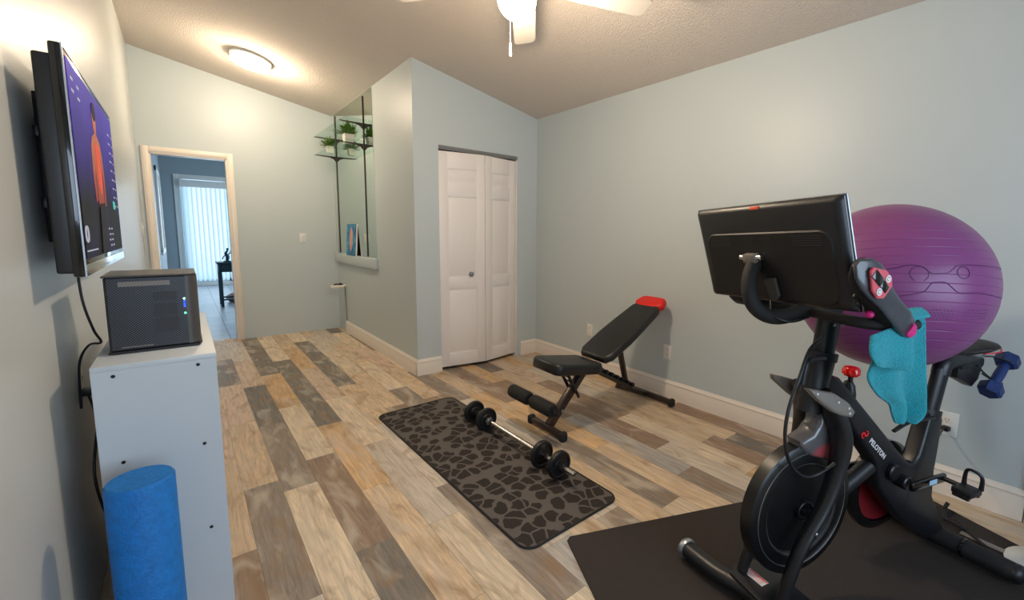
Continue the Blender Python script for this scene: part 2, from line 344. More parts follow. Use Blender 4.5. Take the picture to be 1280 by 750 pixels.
    def grid(s, fn, nu, nv):
        b = bmesh.new(); V = [[b.verts.new(fn(i/nu, j/nv)) for j in range(nv+1)] for i in range(nu+1)]
        for i in range(nu):
            for j in range(nv): b.faces.new((V[i][j], V[i+1][j], V[i+1][j+1], V[i][j+1]))
        return s._add(b)
    def build(s, name, m, parent=None, mtx=None, sharp=38, solid=0):
        if mtx is not None: bmesh.ops.transform(s.bm, matrix=mtx, verts=s.bm.verts)
        me = bpy.data.meshes.new(name); 
        for f in s.bm.faces: f.smooth = True
        s.bm.to_mesh(me); s.bm.free(); me.set_sharp_from_angle(angle=R(sharp))
        me.materials.append(M[m] if isinstance(m, str) else m)
        o = bpy.data.objects.new(name, me); col.objects.link(o)
        if parent: o.parent = parent
        if solid:
            md = o.modifiers.new('thickness', 'SOLIDIFY'); md.thickness = solid; md.offset = 0
        return o
def tag(o, label, cat, group=None):
    o['label'] = label; o['category'] = cat
    if group: o['group'] = group
    return o
def thing(name, label, cat, loc=(0, 0, 0), rz=0, group=None):
    o = bpy.data.objects.new(name, None); o.empty_display_size = .05; col.objects.link(o)
    o.location = loc; o.rotation_euler = (0, 0, rz); return tag(o, label, cat, group)
def struct(o): o['kind'] = 'structure'; return o
def letters(txt, size, m, parent, mtx, name, depth=.0006, space=1.0, bold=0):
    c = bpy.data.curves.new('f', 'FONT'); c.body = txt; c.size = size; c.extrude = depth; c.align_x = 'CENTER'; c.align_y = 'CENTER'
    c.space_character = space; c.offset = bold; c.resolution_u = 3
    t = bpy.data.objects.new('f', c); col.objects.link(t)
    me = bpy.data.meshes.new_from_object(t.evaluated_get(bpy.context.evaluated_depsgraph_get()))
    bpy.data.objects.remove(t); bpy.data.curves.remove(c)
    me.transform(mtx); me.materials.clear(); me.materials.append(M[m]); me.name = name
    o = bpy.data.objects.new(name, me); col.objects.link(o); o.parent = parent; return o

# ---------------------------------------------------------------- room shell
XL, XR, YF, YC, XS = -.302, 2.85, 6.12, 3.62, 1.525
T = .12
def ceil_z(x): return 2.43+.2*(XR-x)
XZ = lambda y: Matrix(((1, 0, 0, 0), (0, 0, 1, y), (0, 1, 0, 0), (0, 0, 0, 1)))   # prism XY -> world XZ at y
b = MB(); b.span((XL-T, BACK_Y-T, 0), (XL, YF+T, ceil_z(XL)+.15)); struct(b.build('wall_left', 'paint_cream'))
b = MB(); b.span((XR, BACK_Y-T, 0), (XR+T, YF+T, ceil_z(XR)+.1)); struct(b.build('wall_right', 'paint'))
b = MB()   # far wall with doorway
D0, D1, DZ = -.205, .43, 2.045
def zprism(b, x0, x1, z0, y, t, top=None):
    b.prism([(x0, z0), (x1, z0), (x1, ceil_z(x1)+.06 if top is None else top), (x0, ceil_z(x0)+.06 if top is None else top)], t, XZ(y))
zprism(b, XL, D0, 0, YF+T/2, T); zprism(b, D1, XR, 0, YF+T/2, T); zprism(b, D0, D1, DZ, YF+T/2, T)
struct(b.build('wall_far', 'paint'))
OX0, OX1, OZ = 1.752, 2.60, 2.03
b = MB(); zprism(b, XS, OX0, 0, YC+T/2, T); zprism(b, OX1, XR, 0, YC+T/2, T); zprism(b, OX0, OX1, OZ, YC+T/2, T)
struct(b.build('wall_closet_front', 'paint'))
b = MB(); b.span((XS, YC+T, 0), (XS+T, YF, ceil_z(XS)+.02)); struct(b.build('wall_closet_side', 'paint'))
WX0, WX1, WZ0, WZ1 = -.05, 2.05, .65, 2.05
b = MB(); zprism(b, XL, WX0, 0, BACK_Y-T/2, T); zprism(b, WX1, XR, 0, BACK_Y-T/2, T)
zprism(b, WX0, WX1, WZ1, BACK_Y-T/2, T); b.span((WX0, BACK_Y-T, 0), (WX1, BACK_Y, WZ0)); struct(b.build('wall_back', 'paint'))
b = MB(); f = .05
for a, c in (((WX0, WZ0), (WX0+f, WZ1)), ((WX1-f, WZ0), (WX1, WZ1)), ((WX0, WZ0), (WX1, WZ0+f)), ((WX0, WZ1-f), (WX1, WZ1)), ((1-.025, WZ0), (1.025, WZ1))):
    b.span((a[0], BACK_Y-.08, a[1]), (c[0], BACK_Y-.02, c[1]))
struct(b.build('window_1', 'trim'))
b = MB(); b.prism([(XL-T, ceil_z(XL-T)), (XR+T, ceil_z(XR+T)), (XR+T, ceil_z(XR+T)+.1), (XL-T, ceil_z(XL-T)+.1)], YF-BACK_Y+2*T, XZ((YF+BACK_Y)/2))
struct(b.build('ceiling', 'ceiling'))

# floor: one mesh, planks with a tone each
TONES = {'t': (208, 184, 154), 'c': (218, 200, 174), 'g': (142, 130, 118), 'd': (122, 116, 108), 'o': (206, 172, 130), 'l': (204, 192, 176), 'w': (176, 171, 165), 'p': (204, 180, 158), 'b': (150, 128, 110)}
PW = .1488; PL = .912
JY = {0: 1.985, 1: 1.58, 2: 1.448, 3: 1.71, 4: 1.222, 5: 1.689, 6: 1.015, 7: 1.254, 8: 1.6, 9: 1.25, 10: 1.05, 11: 1.11, 12: 1.706, 13: 1.228, 14: 1.475, 15: 1.0, 16: 1.35, 17: 1.274, 18: .9, -1: 1.2, -2: 1.7}
KT = {  # column: tones for planks whose start is JY + k*PL, k from -1
    0: 'btpttl', 1: 'lgtpdl', 2: 'lcgdpl', 3: 'dbcodd', 4: 'ttoddc', 5: 'clcpot', 6: 'cgltddc', 7: 'wlbtclt', 8: 'twgctlc', 9: 'glbtpcdg',
    10: 'dtlgcbt', 11: 'cgotplb', 12: 'tobgdtc', 13: 'gwbogl', 14: 'lbtdlg', 15: 'ocbplt', 16: 'btlocd', 17: 'dtclbt', 18: 'tbotlc'}
me = bpy.data.meshes.new('floor'); vs = []; fs = []; cols = []; offs = []; g = .0005
for c in range(-3, 20):
    x0 = max(c*PW, XL-.02); x1 = min((c+1)*PW, XR+.02)
    if x1 <= x0: continue
    base = JY.get(c, 1.0)
    k = -5
    while True:
        ya = base+k*PL; yb = ya+PL; k += 1
        if yb < BACK_Y-.05: continue
        if ya > YF+.1: break
        ya = max(ya, BACK_Y-.05); yb = min(yb, YF+.1)
        if yb-ya < .01: continue
        i = k; s = KT.get(c, '')
        t = s[i] if 0 <= i < len(s) else random.choice('ttcclpobggdw')
        cc = lin(TONES[t]); j = 1+random.uniform(-.07, .07); n = len(vs)
        vs += [(x0+g, ya+g, 0), (x1-g, ya+g, 0), (x1-g, yb-g, 0), (x0+g, yb-g, 0)]; fs.append((n, n+1, n+2, n+3))
        cols.append(tuple(v*j for v in cc)+(1,)); offs.append((random.random()*9, random.random()*9, random.random()*9, 1))
n = len(vs); vs += [(XL-T, BACK_Y-T, -.002), (XR+T, BACK_Y-T, -.002), (XR+T, YF+.1, -.002), (XL-T, YF+.1, -.002)]; fs.append((n, n+1, n+2, n+3))
cols.append((.05, .04, .03, 1)); offs.append((0, 0, 0, 1))
me.from_pydata(vs, [], fs); me.materials.append(M['plank'])
for nm, data in (('plank_tone', cols), ('plank_offset', offs)):
    a = me.attributes.new(nm, 'FLOAT_COLOR', 'CORNER')
    for p in me.polygons:
        for li in p.loop_indices: a.data[li].color = data[p.index]
fl = bpy.data.objects.new('floor', me); col.objects.link(fl); struct(fl)

# baseboards (profiled)
def baseboard(name, a, b_, nrm):
    a = Vector(a); b_ = Vector(b_); d = (b_-a); L = d.length
    prof = [(0, 0), (.015, 0), (.015, .098), (.012, .105), (.012, .116), (.016, .121), (.012, .13), (.006, .138), (.004, .145), (0, .145)]
    m = Matrix.Translation((a+b_)/2) @ Matrix((Vector(nrm), Vector((0, 0, 1)), Vector(nrm).cross(Vector((0, 0, 1))))).transposed().to_4x4()
    q = MB(); q.prism(prof, L, m); return struct(q.build(name, 'trim', sharp=25))
baseboard('baseboard_right', (XR, .012, 0), (XR, YC, 0), (-1, 0, 0))
baseboard('baseboard_closet_side', (XS, YC-.015, 0), (XS, YF-.32, 0), (-1, 0, 0))
baseboard('baseboard_closet_front', (XS-.015, YC, 0), (OX0, YC, 0), (0, -1, 0))
baseboard('baseboard_closet_corner', (OX1+.045, YC, 0), (XR, YC, 0), (0, -1, 0))
# doorway casing
def casing(name, x0, x1, z1, y, wd=.058, m='trim', z0=0, t=.018, bottom=False):
    q = MB()
    parts = [((x0-wd, z0), (x0, z1+wd)), ((x1, z0), (x1+wd, z1+wd)), ((x0, z1), (x1, z1+wd))]
    if bottom: parts.append(((x0-wd, z0-wd), (x1+wd, z0)))
    for a, c in parts:
        q.span((a[0], y-t, a[1]), (c[0], y, c[1]), .003)
        xa, xb = (a[0]+.012, c[0]-.014) if c[0]-a[0] < .1 else (a[0], c[0]); za, zb = (a[1], c[1]) if c[0]-a[0] < .1 else (a[1]+.012, c[1]-.014)
        q.span((xa, y-t-.005, za), (xb, y-t+.002, zb), .004)
    return struct(q.build(name, m))
casing('trim_1', D0, D1, DZ, YF)
b = MB()
for x in (D0, D1): b.box((x+(.006 if x < 0 else -.006), YF+T/2, DZ/2), (.012, T+.02, DZ))
b.box(((D0+D1)/2, YF+T/2, DZ-.006), (D1-D0, T+.02, .012)); struct(b.build('trim_2', 'trim'))
# right wall: white casing of an opening beyond the end of the baseboard
b = MB(); b.span((XR-.022, -.08, 0), (XR, .008, 2.1), .004); b.span((XR-.028, -.06, 0), (XR-.02, -.02, 2.1), .003); struct(b.build('trim_3', 'trim'))

# far room
FY0, FY1, FX0, FX1, FZ = YF+T, 12.4, -.27, 3.2, 2.9
b = MB(); b.span((FX0-.1, FY0, 0), (FX0, FY1+.1, FZ)); struct(b.build('wall_hall_left', 'far_paint'))
b = MB(); b.span((FX1, FY0, 0), (FX1+.1, FY1+.1, FZ)); struct(b.build('wall_hall_right', 'far_paint'))
B0, B1, BZ0, BZ1 = .03, 1.55, .09, 2.33
b = MB(); b.span((FX0, FY1, 0), (B0, FY1+.1, FZ)); b.span((B1, FY1, 0), (FX1, FY1+.1, FZ)); b.span((B0, FY1, BZ1), (B1, FY1+.1, FZ)); b.span((B0, FY1, 0), (B1, FY1+.1, BZ0))
struct(b.build('wall_hall_far', 'far_paint'))
b = MB(); b.span((XL-T, FY0-.001, FZ), (FX1+.1, FY1+.1, FZ+.1)); struct(b.build('ceiling_hall', 'white'))
b = MB(); b.span((FX0-.1, YF+.1, -.05), (FX1+.1, FY1+.1, -.0015)); struct(b.build('floor_hall', 'tile'))
b = MB(); b.span((D1+.06, FY0, 0), (FX1, FY0+.02, FZ)); b.span((FX0, FY0, DZ+.06), (FX1, FY0+.02, FZ)); struct(b.build('wall_hall_near', 'far_paint'))
casing('trim_4', B0, B1, BZ1, FY1, wd=.1, m='white', z0=BZ0, bottom=True)
b = MB(); b.span((B0-.1, FY1-.02, 0), (B1+.1, FY1, BZ0), .003); b.span((B0+.002, FY1-.13, BZ1-.16), (B1-.002, FY1-.02, BZ1-.02), .005); struct(b.build('trim_5', 'white'))
b = MB(); b.span((B0, FY1+.05, BZ0), (B0+.05, FY1+.09, BZ1)); b.span((B1-.05, FY1+.05, BZ0), (B1, FY1+.09, BZ1)); b.span((B0, FY1+.05, BZ0), (B1, FY1+.09, BZ0+.06)); b.span((.78, FY1+.05, BZ0), (.84, FY1+.09, BZ1)); struct(b.build('window_2', 'white'))
# framed opening on hall's left wall
b = MB()
for (ya, za), (yb, zb) in (((9.3, .9), (9.38, 2.25)), ((10.62, .9), (10.7, 2.25)), ((9.3, 2.17), (10.7, 2.25)), ((9.3, .85), (10.7, .93))):
    b.span((FX0, ya, za), (FX0+.03, yb, zb), .004)
b.span((FX0, 9.34, .9), (FX0+.008, 10.66, 2.2)); struct(b.build('window_3', 'white'))
# blind slats: one thing, slats as parts
bl = thing('vertical_blind', 'white vertical slat blind, backlit by daylight, in the far room behind the doorway', 'blind', (B0, FY1-.07, BZ0))
x = .06; i = 0
while x < B1-B0-.03:
    q = MB(); a = R(56 if i % 2 else 50)
    q.grid(lambda u, v: Vector(((u-.5)*.095*math.cos(a), (u-.5)*.095*math.sin(a)+.006*math.cos((u-.5)*PI), .03+v*(BZ1-BZ0-.2))), 6, 1)
    o = q.build('slat', 'blind', bl); o.location = (x, 0, 0); x += .082; i += 1
q = MB(); q.span((.01, -.02, BZ1-BZ0-.17), (B1-B0-.01, .02, BZ1-BZ0-.14), .003); q.build('head_rail', 'white', bl)
# side table in far room
t = thing('side_table', 'dark teal side table seen through the doorway in front of the blinds', 'table', (.78, 9.05, 0))
q = MB(); q.box((0, 0, .72), (.76, .44, .03), .004); q.build('tabletop', 'table', t)
q = MB(); q.box((0, 0, .64), (.72, .40, .13), .003); q.build('apron', 'table', t)
for sx in (-1, 1):
    for sy in (-1, 1):
        q = MB(); q.box((sx*.34, sy*.18, .3), (.04, .04, .6), .003); q.build('leg', 'table', t)
for y_ in (.18, -.18):
    q = MB(); q.box((0, y_, .12), (.66, .025, .025)); q.build('stretcher', 'table', t)
fg = thing('figurine', 'small dark figurine standing on the teal side table', 'ornament', (.545, 8.98, .735))
q = MB(); q.cyl((0, 0, 0), (0, 0, .02), .05, bev=.004); q.tube([(0, 0, .02), (.01, 0, .09), (-.01, 0, .14), (.02, 0, .2)], [.02, .028, .022, .008], sm=4); q.tube([(0, 0, .11), (.05, 0, .15), (.06, 0, .2)], .008, sm=3); q.tube([(0, 0, .11), (-.045, 0, .09), (-.06, 0, .04)], .008, sm=3); q.sphere((.015, 0, .21), .02, 12)
q.build('body', 'table', fg)
q = MB(); q.lathe([(0, 0), (.14, .01), (.18, .06), (.17, .11), (.1, .15), (0, .155)], n=28)
o = q.build('floor_cushion', 'cushion'); o.location = (.70, 9.46, 0); tag(o, 'round dusty pink floor cushion on the tiles under the teal table', 'cushion')

# ---------------------------------------------------------------- closet doors (two bifold leaves)
cdn = thing('closet_door', 'white six-panel bifold closet door, slightly ajar at its middle fold', 'door', (OX0, YC+.03, 0))
def leaf(name, a, b_):
    a = Vector(a); b_ = Vector(b_); W = (b_-a).length; m = frame(a, b_-a, (0, 0, 1))
    q = MB(); z0, z1, t = .028, 1.985, .034; st = .082
    q.box((W/2, .004, (z0+z1)/2), (W, .018, z1-z0), mtx=m)
    pz = [(.148, .755), (.862, 1.592), (1.72, 1.838)]
    q.box((st/2, -.008, (z0+z1)/2), (st, .01, z1-z0), .002, mtx=m); q.box((W-st/2, -.008, (z0+z1)/2), (st, .01, z1-z0), .002, mtx=m)
    zz = [z0]+[v for p in pz for v in p]+[z1]
    for k in range(0, len(zz), 2): q.box((W/2, -.008, (zz[k]+zz[k+1])/2), (W-2*st+.004, .01, zz[k+1]-zz[k]), .002, mtx=m)
    for za, zb in pz:
        w2 = W-2*st-.03; h2 = zb-za-.03
        P = [(-w2/2, -h2/2), (w2/2, -h2/2), (w2/2, h2/2), (-w2/2, h2/2)]
        rings = []
        for ins, y in ((0, -.005), (.018, -.012)):
            rings.append([m @ Vector((W/2+px*(1-2*ins/w2), y, (za+zb)/2+pz_*(1-2*ins/h2))) for px, pz_ in P])
        q.loft(rings)
    return q.build(name, 'door', cdn, Matrix.Translation((-OX0, -YC-.03, 0)))
Fp = (2.19, 3.578)
lf = leaf('leaf', (OX0+.006, YC+.028, 0), (*Fp, 0)); leaf('leaf', (Fp[0]+.003, Fp[1], 0), (OX1-.012, YC+.036, 0))
dv = Vector((Fp[0]-OX0, Fp[1]-YC-.028, 0)).normalized(); nv = Vector((dv.y, -dv.x, 0)); kp = Vector((2.048, 0, .89)); kp.y = YC+.028+dv.y/dv.x*(2.048-OX0); kp -= Vector((OX0, YC+.03, 0))
q = MB(); mtx = Matrix.Translation(kp+nv*.012) @ nv.to_track_quat('Z', 'Y').to_matrix().to_4x4()
q.lathe([(.02, 0), (.02, .003), (.008, .006), (.008, .018), (.017, .024), (.02, .032), (.014, .039), (0, .041)], mtx, 20); q.build('door_knob', 'steel', cdn)
b = MB(); b.span((OX0, YC-.002, OZ-.022), (OX1, YC+.05, OZ)); b.span((OX0, YC+.005, OZ-.034), (OX1, YC+.012, OZ-.02)); struct(b.build('trim_6', 'steel'))
b = MB(); b.span((OX1-.008, YC+.006, 0), (OX1, YC+.09, OZ-.02)); struct(b.build('trim_7', 'door'))

# ---------------------------------------------------------------- ceiling lamp and fan
sl = math.atan(-.2)
lx, ly = .606, 5.14; lamp = thing('ceiling_lamp', 'round flush ceiling lamp glowing near the doorway', 'lamp', (lx, ly, ceil_z(lx)))
rotm = Matrix.Rotation(-sl, 4, 'Y')
q = MB(); q.lathe([(.0, 0), (.17, 0), (.17, -.018), (.0, -.018)], rotm, 48); q.build('base_plate', 'white', lamp)
q = MB(); q.lathe([(.158, -.018), (.16, -.05), (.15, -.068), (.1, -.078), (0, -.082)], rotm, 48); q.build('diffuser', 'diffuser', lamp)
for z in (-.026, -.05):
    q = MB(); q.tube([rotm @ Vector((.163*math.cos(a*PI/24), .163*math.sin(a*PI/24), z)) for a in range(48)], .004, n=8, close=True); q.build('trim_ring', 'steel', lamp)
point('ceiling_lamp_light', (lx+.0, ly-.02, ceil_z(lx)-.16), CEIL_POWER, WARM, .1)

fan = thing('ceiling_fan', 'white five-blade ceiling fan with lit globe and pull chain', 'fan', (*FAN, ceil_z(FAN[0])))
zc = ceil_z(FAN[0]); dz = 2.40-zc
q = MB(); q.lathe([(.07, .01), (.07, -.02), (.045, -.06), (.014, -.07), (.014, dz+.1), (0, dz+.1)], n=32); q.build('down_rod', 'fanwhite', fan)
q = MB(); q.lathe([(.02, dz+.13), (.08, dz+.11), (.11, dz+.06), (.11, dz+.02), (.08, dz-.01), (.06, dz-.03), (.06, dz-.05), (0, dz-.05)], n=40); q.build('motor_housing', 'fanwhite', fan)
for k in range(5):
    a = R(52.8+72*k); rm = Matrix.Translation((0, 0, dz)) @ Matrix.Rotation(a, 4, 'Z') @ Matrix.Rotation(R(-11), 4, 'X')
    q = MB(); P = [(.2, -.05), (.3, -.062), (.60, -.066), (.635, -.06), (.65, -.05), (.652, .035), (.64, .055), (.61, .062), (.3, .06), (.2, .05)]
    q.prism(P, .007, rm, .002, 1); q.build('blade', 'fanwhite', fan)
    q = MB(); q.prism([(.085, -.015), (.17, -.02), (.24, -.04), (.25, 0), (.24, .04), (.17, .02), (.085, .015)], .005, rm @ Matrix.Translation((0, 0, -.006)), .001, 1); q.build('blade_arm', 'fanwhite', fan)
q = MB(); q.sphere((-.02, .018, 2.318-zc), .088, 40, (1, 1, .98)); q.build('globe', 'bulb', fan)
chx, chy = -.028, .026
q = MB(); q.tube([(chx, chy, dz-.02), (chx*1.5, chy*1.5, dz-.1), (chx*1.5, chy*1.5, 2.12-zc)], .0014, 6); q.cyl((chx*1.5, chy*1.5, 2.13-zc), (chx*1.5, chy*1.5, 2.075-zc), .0055, 12, .001); q.build('pull_chain', 'pot', fan)
point('fan_light', (FAN[0], FAN[1], 2.16), FAN_POWER, WARM, .07)

# ---------------------------------------------------------------- wall mirror, shelves, plants
q = MB(); q.prism([(4.59, .99), (6.02, .99), (6.02, ceil_z(XS)-.008), (4.59, ceil_z(XS)-.008)], .006, Matrix(((0, 0, 1, XS-.003), (1, 0, 0, 0), (0, 1, 0, 0), (0, 0, 0, 1))))
mir = q.build('wall_mirror', 'mirror'); tag(mir, 'tall frameless wall mirror reaching to the ceiling on the closet side wall', 'mirror')
q = MB(); q.span((XS-.042, 4.57, .885), (XS, 6.04, .99), .004); tag(q.build('ledge', 'paint'), 'wall-coloured ledge projecting under the tall mirror', 'ledge')
def standard(y, label):
    s = thing('shelf_standard', label, 'shelf standard', (XS-.006, y, 1.0), 0, None)
    q = MB(); q.box((-.004, 0, .83), (.008, .010, 1.66), .001); q.build('rail', 'bracket', s)
    for z in (1.385, 1.175):
        q = MB(); q.prism([(0, 0), (0, -.06), (-.025, -.03), (-.07, -.014), (-.225, -.004), (-.225, .004), (0, .004)], .01, Matrix(((1, 0, 0, -.01), (0, 0, 1, 0), (0, 1, 0, z), (0, 0, 0, 1))), .002, 1); q.build('bracket', 'bracket', s)
standard(4.86, 'dark slotted shelf rail with two brackets, nearer one on the mirror')
standard(5.93, 'dark slotted shelf rail with two brackets at the far edge of the mirror')
for z, lab in ((2.389, 'upper clear glass shelf, empty, on the mirror brackets'), (2.179, 'lower clear glass shelf on the mirror brackets, holding two potted plants')):
    q = MB(); q.span((XS-.235, 4.70, z+.0006), (XS-.012, 6.05, z+.0066)); tag(q.build('glass_shelf', 'glass'), lab, 'shelf')
def plant(loc, s, leafm, label, pw):
    p = thing('potted_plant', label, 'plant', loc, 0, 'potted plants on the glass shelf')
    q = MB(); h = .062*s
    q.loft([[Vector((sx*pw*k, sy*pw*k, z)) for sx, sy in ((-1, -1), (1, -1), (1, 1), (-1, 1))] for k, z in ((.8, 0), (1, h), (.9, h), (.86, h-.008))])
    q.build('pot', 'pot', p)
    q = MB(); q.box((0, 0, h-.008), (pw*1.7, pw*1.7, .006)); q.build('soil', 'soil', p)
    q = MB(); rnd = random.Random(int(loc[1]*100))
    for k in range(99):
        a = rnd.random()*2*PI; e = R(rnd.uniform(12, 88)); L = s*rnd.uniform(.07, .12); w_ = s*.008
        if math.cos(a) > 0: L = min(L, .095/max(.05, math.cos(a)*math.cos(e)+.16))
        d = Vector((math.cos(a)*math.cos(e), math.sin(a)*math.cos(e), math.sin(e))); sd = Vector((-math.sin(a), math.cos(a), 0))
        o = Vector((d.x*.015, d.y*.015, h-.006)); P = [o+d*L*t_+Vector((0, 0, -.25*L*t_*t_*math.cos(e)*1.0)) for t_ in (0, .4, .75, 1)]
        nn = sd.cross(d)
        q.loft([[P[i]-sd*w_*k2, P[i]+nn*.001, P[i]+sd*w_*k2, P[i]-nn*.001] for i, k2 in enumerate((.5, 1, .8, .08))], caps=False)
    q.build('foliage', leafm, p); return p
plant((XS-.125, 4.985, 2.1865), 1.45, 'leaf', 'larger green grassy plant in white square pot on the lower glass shelf', .05)
plant((XS-.125, 5.74, 2.1865), 1.2, 'leaf', 'smaller green grassy plant in white pot at the far end of the glass shelf', .036)
# canvas leaning on mirror
cv = thing('canvas_painting', 'small blue and pink abstract canvas leaning against the mirror on its ledge', 'painting', (XS-.036, 5.36, .9915), 0)
tl = Matrix.Rotation(R(3.6), 4, 'Y')
q = MB(); q.box((-.0, 0, .18), (.014, .36, .36), .001, mtx=tl); q.build('stretcher_frame', 'canvas_back', cv)
def paint_mat():
    m = mat('abstract painting', (40, 110, 150), .6); nt = m.node_tree; b_ = nt.nodes['Principled BSDF']; N = nt.nodes.new; L = nt.links.new
    tc = N('ShaderNodeTexCoord'); n = N('ShaderNodeTexNoise'); n.inputs['Scale'].default_value = 9; n.inputs['Distortion'].default_value = 1.2; L(tc.outputs['Object'], n.inputs[0])
    cr = N('ShaderNodeValToRGB'); cr.color_ramp.elements[0].position = .3; cr.color_ramp.elements[0].color = (*lin((20, 62, 96)), 1)
    cr.color_ramp.elements[1].position = .7; cr.color_ramp.elements[1].color = (*lin((90, 176, 200)), 1)
    e = cr.color_ramp.elements.new(.5); e.color = (*lin((36, 128, 176)), 1); L(n.outputs[0], cr.inputs[0]); L(cr.outputs[0], b_.inputs['Base Color']); return m
q = MB(); q.box((-.0085, 0, .18), (.003, .352, .352), mtx=tl); q.build('painted_face', paint_mat(), cv)
q = MB(); q.prism([(.02, -.14), (.07, -.06), (.075, .03), (.05, .12), (.0, .15), (-.04, .08), (-.05, -.02), (-.02, -.1)], .001, tl @ Matrix(((0, 0, 1, -.011), (1, 0, 0, -.02), (0, 1, 0, .18), (0, 0, 0, 1)))); q.build('pink_shape', mat('pale salmon paint', (214, 156, 142), .6, var=.25, scale=25), cv)
q = MB(); q.box((0, -.182, .18), (.016, .004, .364), mtx=tl); q.build('canvas_edge', 'ink', cv)
# small shelf gadget with cord
gd = thing('wall_shelf', 'small white wall shelf low beside the far corner with a dark cord hanging', 'shelf', (XS, 5.80, .585))
q = MB(); q.box((-.085, 0, 0), (.17, .07, .035), .012, seg=3); q.build('shelf_board', 'pot', gd)
q = MB(); q.tube([(-.02, -.04, .01), (-.012, -.045, -.2), (-.008, -.045, -.43)], .0035, 6); q.build('cord', 'grey', gd)
hd = MB(); hd.tube([(-.13, 0, .024), (-.1, .01, .03), (-.07, -.01, .026), (-.03, .0, .028)], .009, 8, sm=4); hd.sphere((-.06, .0, .032), .014, 12)
o = hd.build('cable_coil', 'black'); o.location = gd.location; tag(o, 'small dark coiled item on the little white wall shelf', 'cable')

def plate(name, label, loc, nrm, kind='switch', wd=.07, hh=.115):
    t = thing(name, label, 'switch' if kind == 'switch' else 'outlet', loc)
    m = Matrix((Vector((0, 0, 1)).cross(Vector(nrm)), Vector((0, 0, 1)), Vector(nrm))).transposed().to_4x4()
    q = MB(); q.box((0, 0, .003), (wd, hh, .006), .0025, mtx=m); q.build('cover_plate', 'white', t)
    if kind == 'switch':
        q = MB(); q.box((0, 0, .007), (.032, .066, .004), .001, mtx=m); q.box((0, .008, .011), (.028, .03, .005), .001, rot=(R(12), 0, 0), mtx=m); q.build('rocker', 'white', t)
    else:
        for s in (-1, 1):
            q = MB(); q.lathe([(0, .0065), (.017, .0065), (.017, .0085), (0, .0085)], m @ Matrix.Translation((0, s*.02, 0)), 20)
            o = q.build('socket', 'pot', t)
            q = MB()
            for sx in (-1, 1): q.box((sx*.006, s*.02+.003, .0088), (.002, .008, .001), mtx=m)
            q.cyl(m @ Vector((0, s*.02-.008, .0085)), m @ Vector((0, s*.02-.008, .0093)), .0022, 8); q.build('socket_slots', 'hex', o)
    return t
plate('light_switch', 'white light switch on the far wall right of the doorway', (1.14, YF, 1.18), (0, -1, 0))
plate('light_switch', 'white light switch on the left wall just before the doorway', (XL, 6.03, 1.27), (1, 0, 0), wd=.06)
plate('wall_outlet', 'white wall outlet behind the weight bench backrest, nearer the closet', (XR, 2.80, .385), (-1, 0, 0), 'outlet')
plate('wall_outlet', 'white wall outlet below the red headrest of the weight bench', (XR, 1.945, .365), (-1, 0, 0), 'outlet')
ol = plate('wall_outlet', 'white wall outlet with black plug behind the exercise bike', (XR, .302, .362), (-1, 0, 0), 'outlet', wd=.085, hh=.122)
lo = plate('wall_outlet', 'white wall outlet on the left wall behind the white cabinet', (XL, 2.14, .74), (1, 0, 0), 'outlet')
pc = thing('power_cord', 'black cords hanging from the left wall outlet behind the white cabinet', 'cord', (XL+.02, 2.07, .7))
q = MB(); q.box((-.002, .05, .015), (.03, .03, .024), .004); q.build('plug', 'black', pc)
q = MB(); q.tube([(0, .05, .01), (.02, .0, -.08), (.012, -.08, -.22), (.02, -.06, -.36), (.03, .05, -.5)], .004, 8, sm=6); q.build('cord', 'black', pc)
q = MB(); q.tube([(.02, .12, .06), (.03, -.02, -.04), (.03, -.1, -.18), (.03, .0, -.3), (.03, .1, -.34)], .003, 8, sm=6); q.build('cord', 'black', pc)

# ---------------------------------------------------------------- television on the left wall
tv = thing('television', 'wall-mounted flat television showing a workout video on the left wall', 'television', (-.204, 2.197, 1.441))
q = MB(); q.box((-.012, 0, 0), (.024, 1.0, .6), .006); q.build('bezel', 'gloss', tv)
q = MB(); q.box((-.036, 0, -.01), (.036, .988, .56), .006, seg=3); q.box((-.055, 0, -.02), (.02, .6, .35), .006); q.build('back_shell', 'black', tv)
q = MB(); q.box((.0005, 0, -.283), (.003, .985, .03), .001); q.build('chrome_strip', 'chrome', tv)
q = MB(); q.box((.0005, -.497, 0), (.003, .006, .598)); q.box((.0005, 0, .297), (.003, .994, .006)); q.build('silver_edge', 'silver', tv)
scn_m = emis('tv picture', (84, 66, 190), .75, (9, 7, 16), 'Z', -.12, .3)
q = MB(); q.box((.001, 0, .012), (.002, .93, .53)); scp = q.build('screen', scn_m, tv)
yz = lambda x, y=0, z=0: Matrix(((0, 0, 1, x), (1, 0, 0, y), (0, 1, 0, z), (0, 0, 0, 1)))
skin = emis('screen skin', (214, 128, 92), .8, (150, 62, 50), 'Z', -.1, .2)
q = MB(); q.prism([(-.17, .09), (-.13, .125), (-.08, .14), (-.06, .15), (-.04, .15), (-.02, .14), (.03, .125), (.06, .09), (.075, 0), (.06, -.09), (.03, -.09), (.04, 0), (.02, .04), (.01, -.09), (-.12, -.1), (-.125, .03), (-.145, .0), (-.14, -.08), (-.175, -.085), (-.185, .0)], .001, yz(.003)); q.build('workout_figure', skin, scp)
q = MB(); q.prism([(-.055+.034*math.cos(a*PI/10), .188+.045*math.sin(a*PI/10)) for a in range(20)], .001, yz(.0034)); q.build('figure_head', skin, scp)
q = MB(); q.prism([(-.055+.036*math.cos(a*PI/10), .215+.03*math.sin(a*PI/10)) for a in range(20)], .001, yz(.0042)); dk = emis('screen dark', (24, 14, 20), .6); q.build('figure_hair', dk, scp)
q = MB(); q.prism([(-.12, -.09), (.01, -.08), (.03, -.25), (-.16, -.25)], .001, yz(.0042)); q.build('figure_trousers', dk, scp)
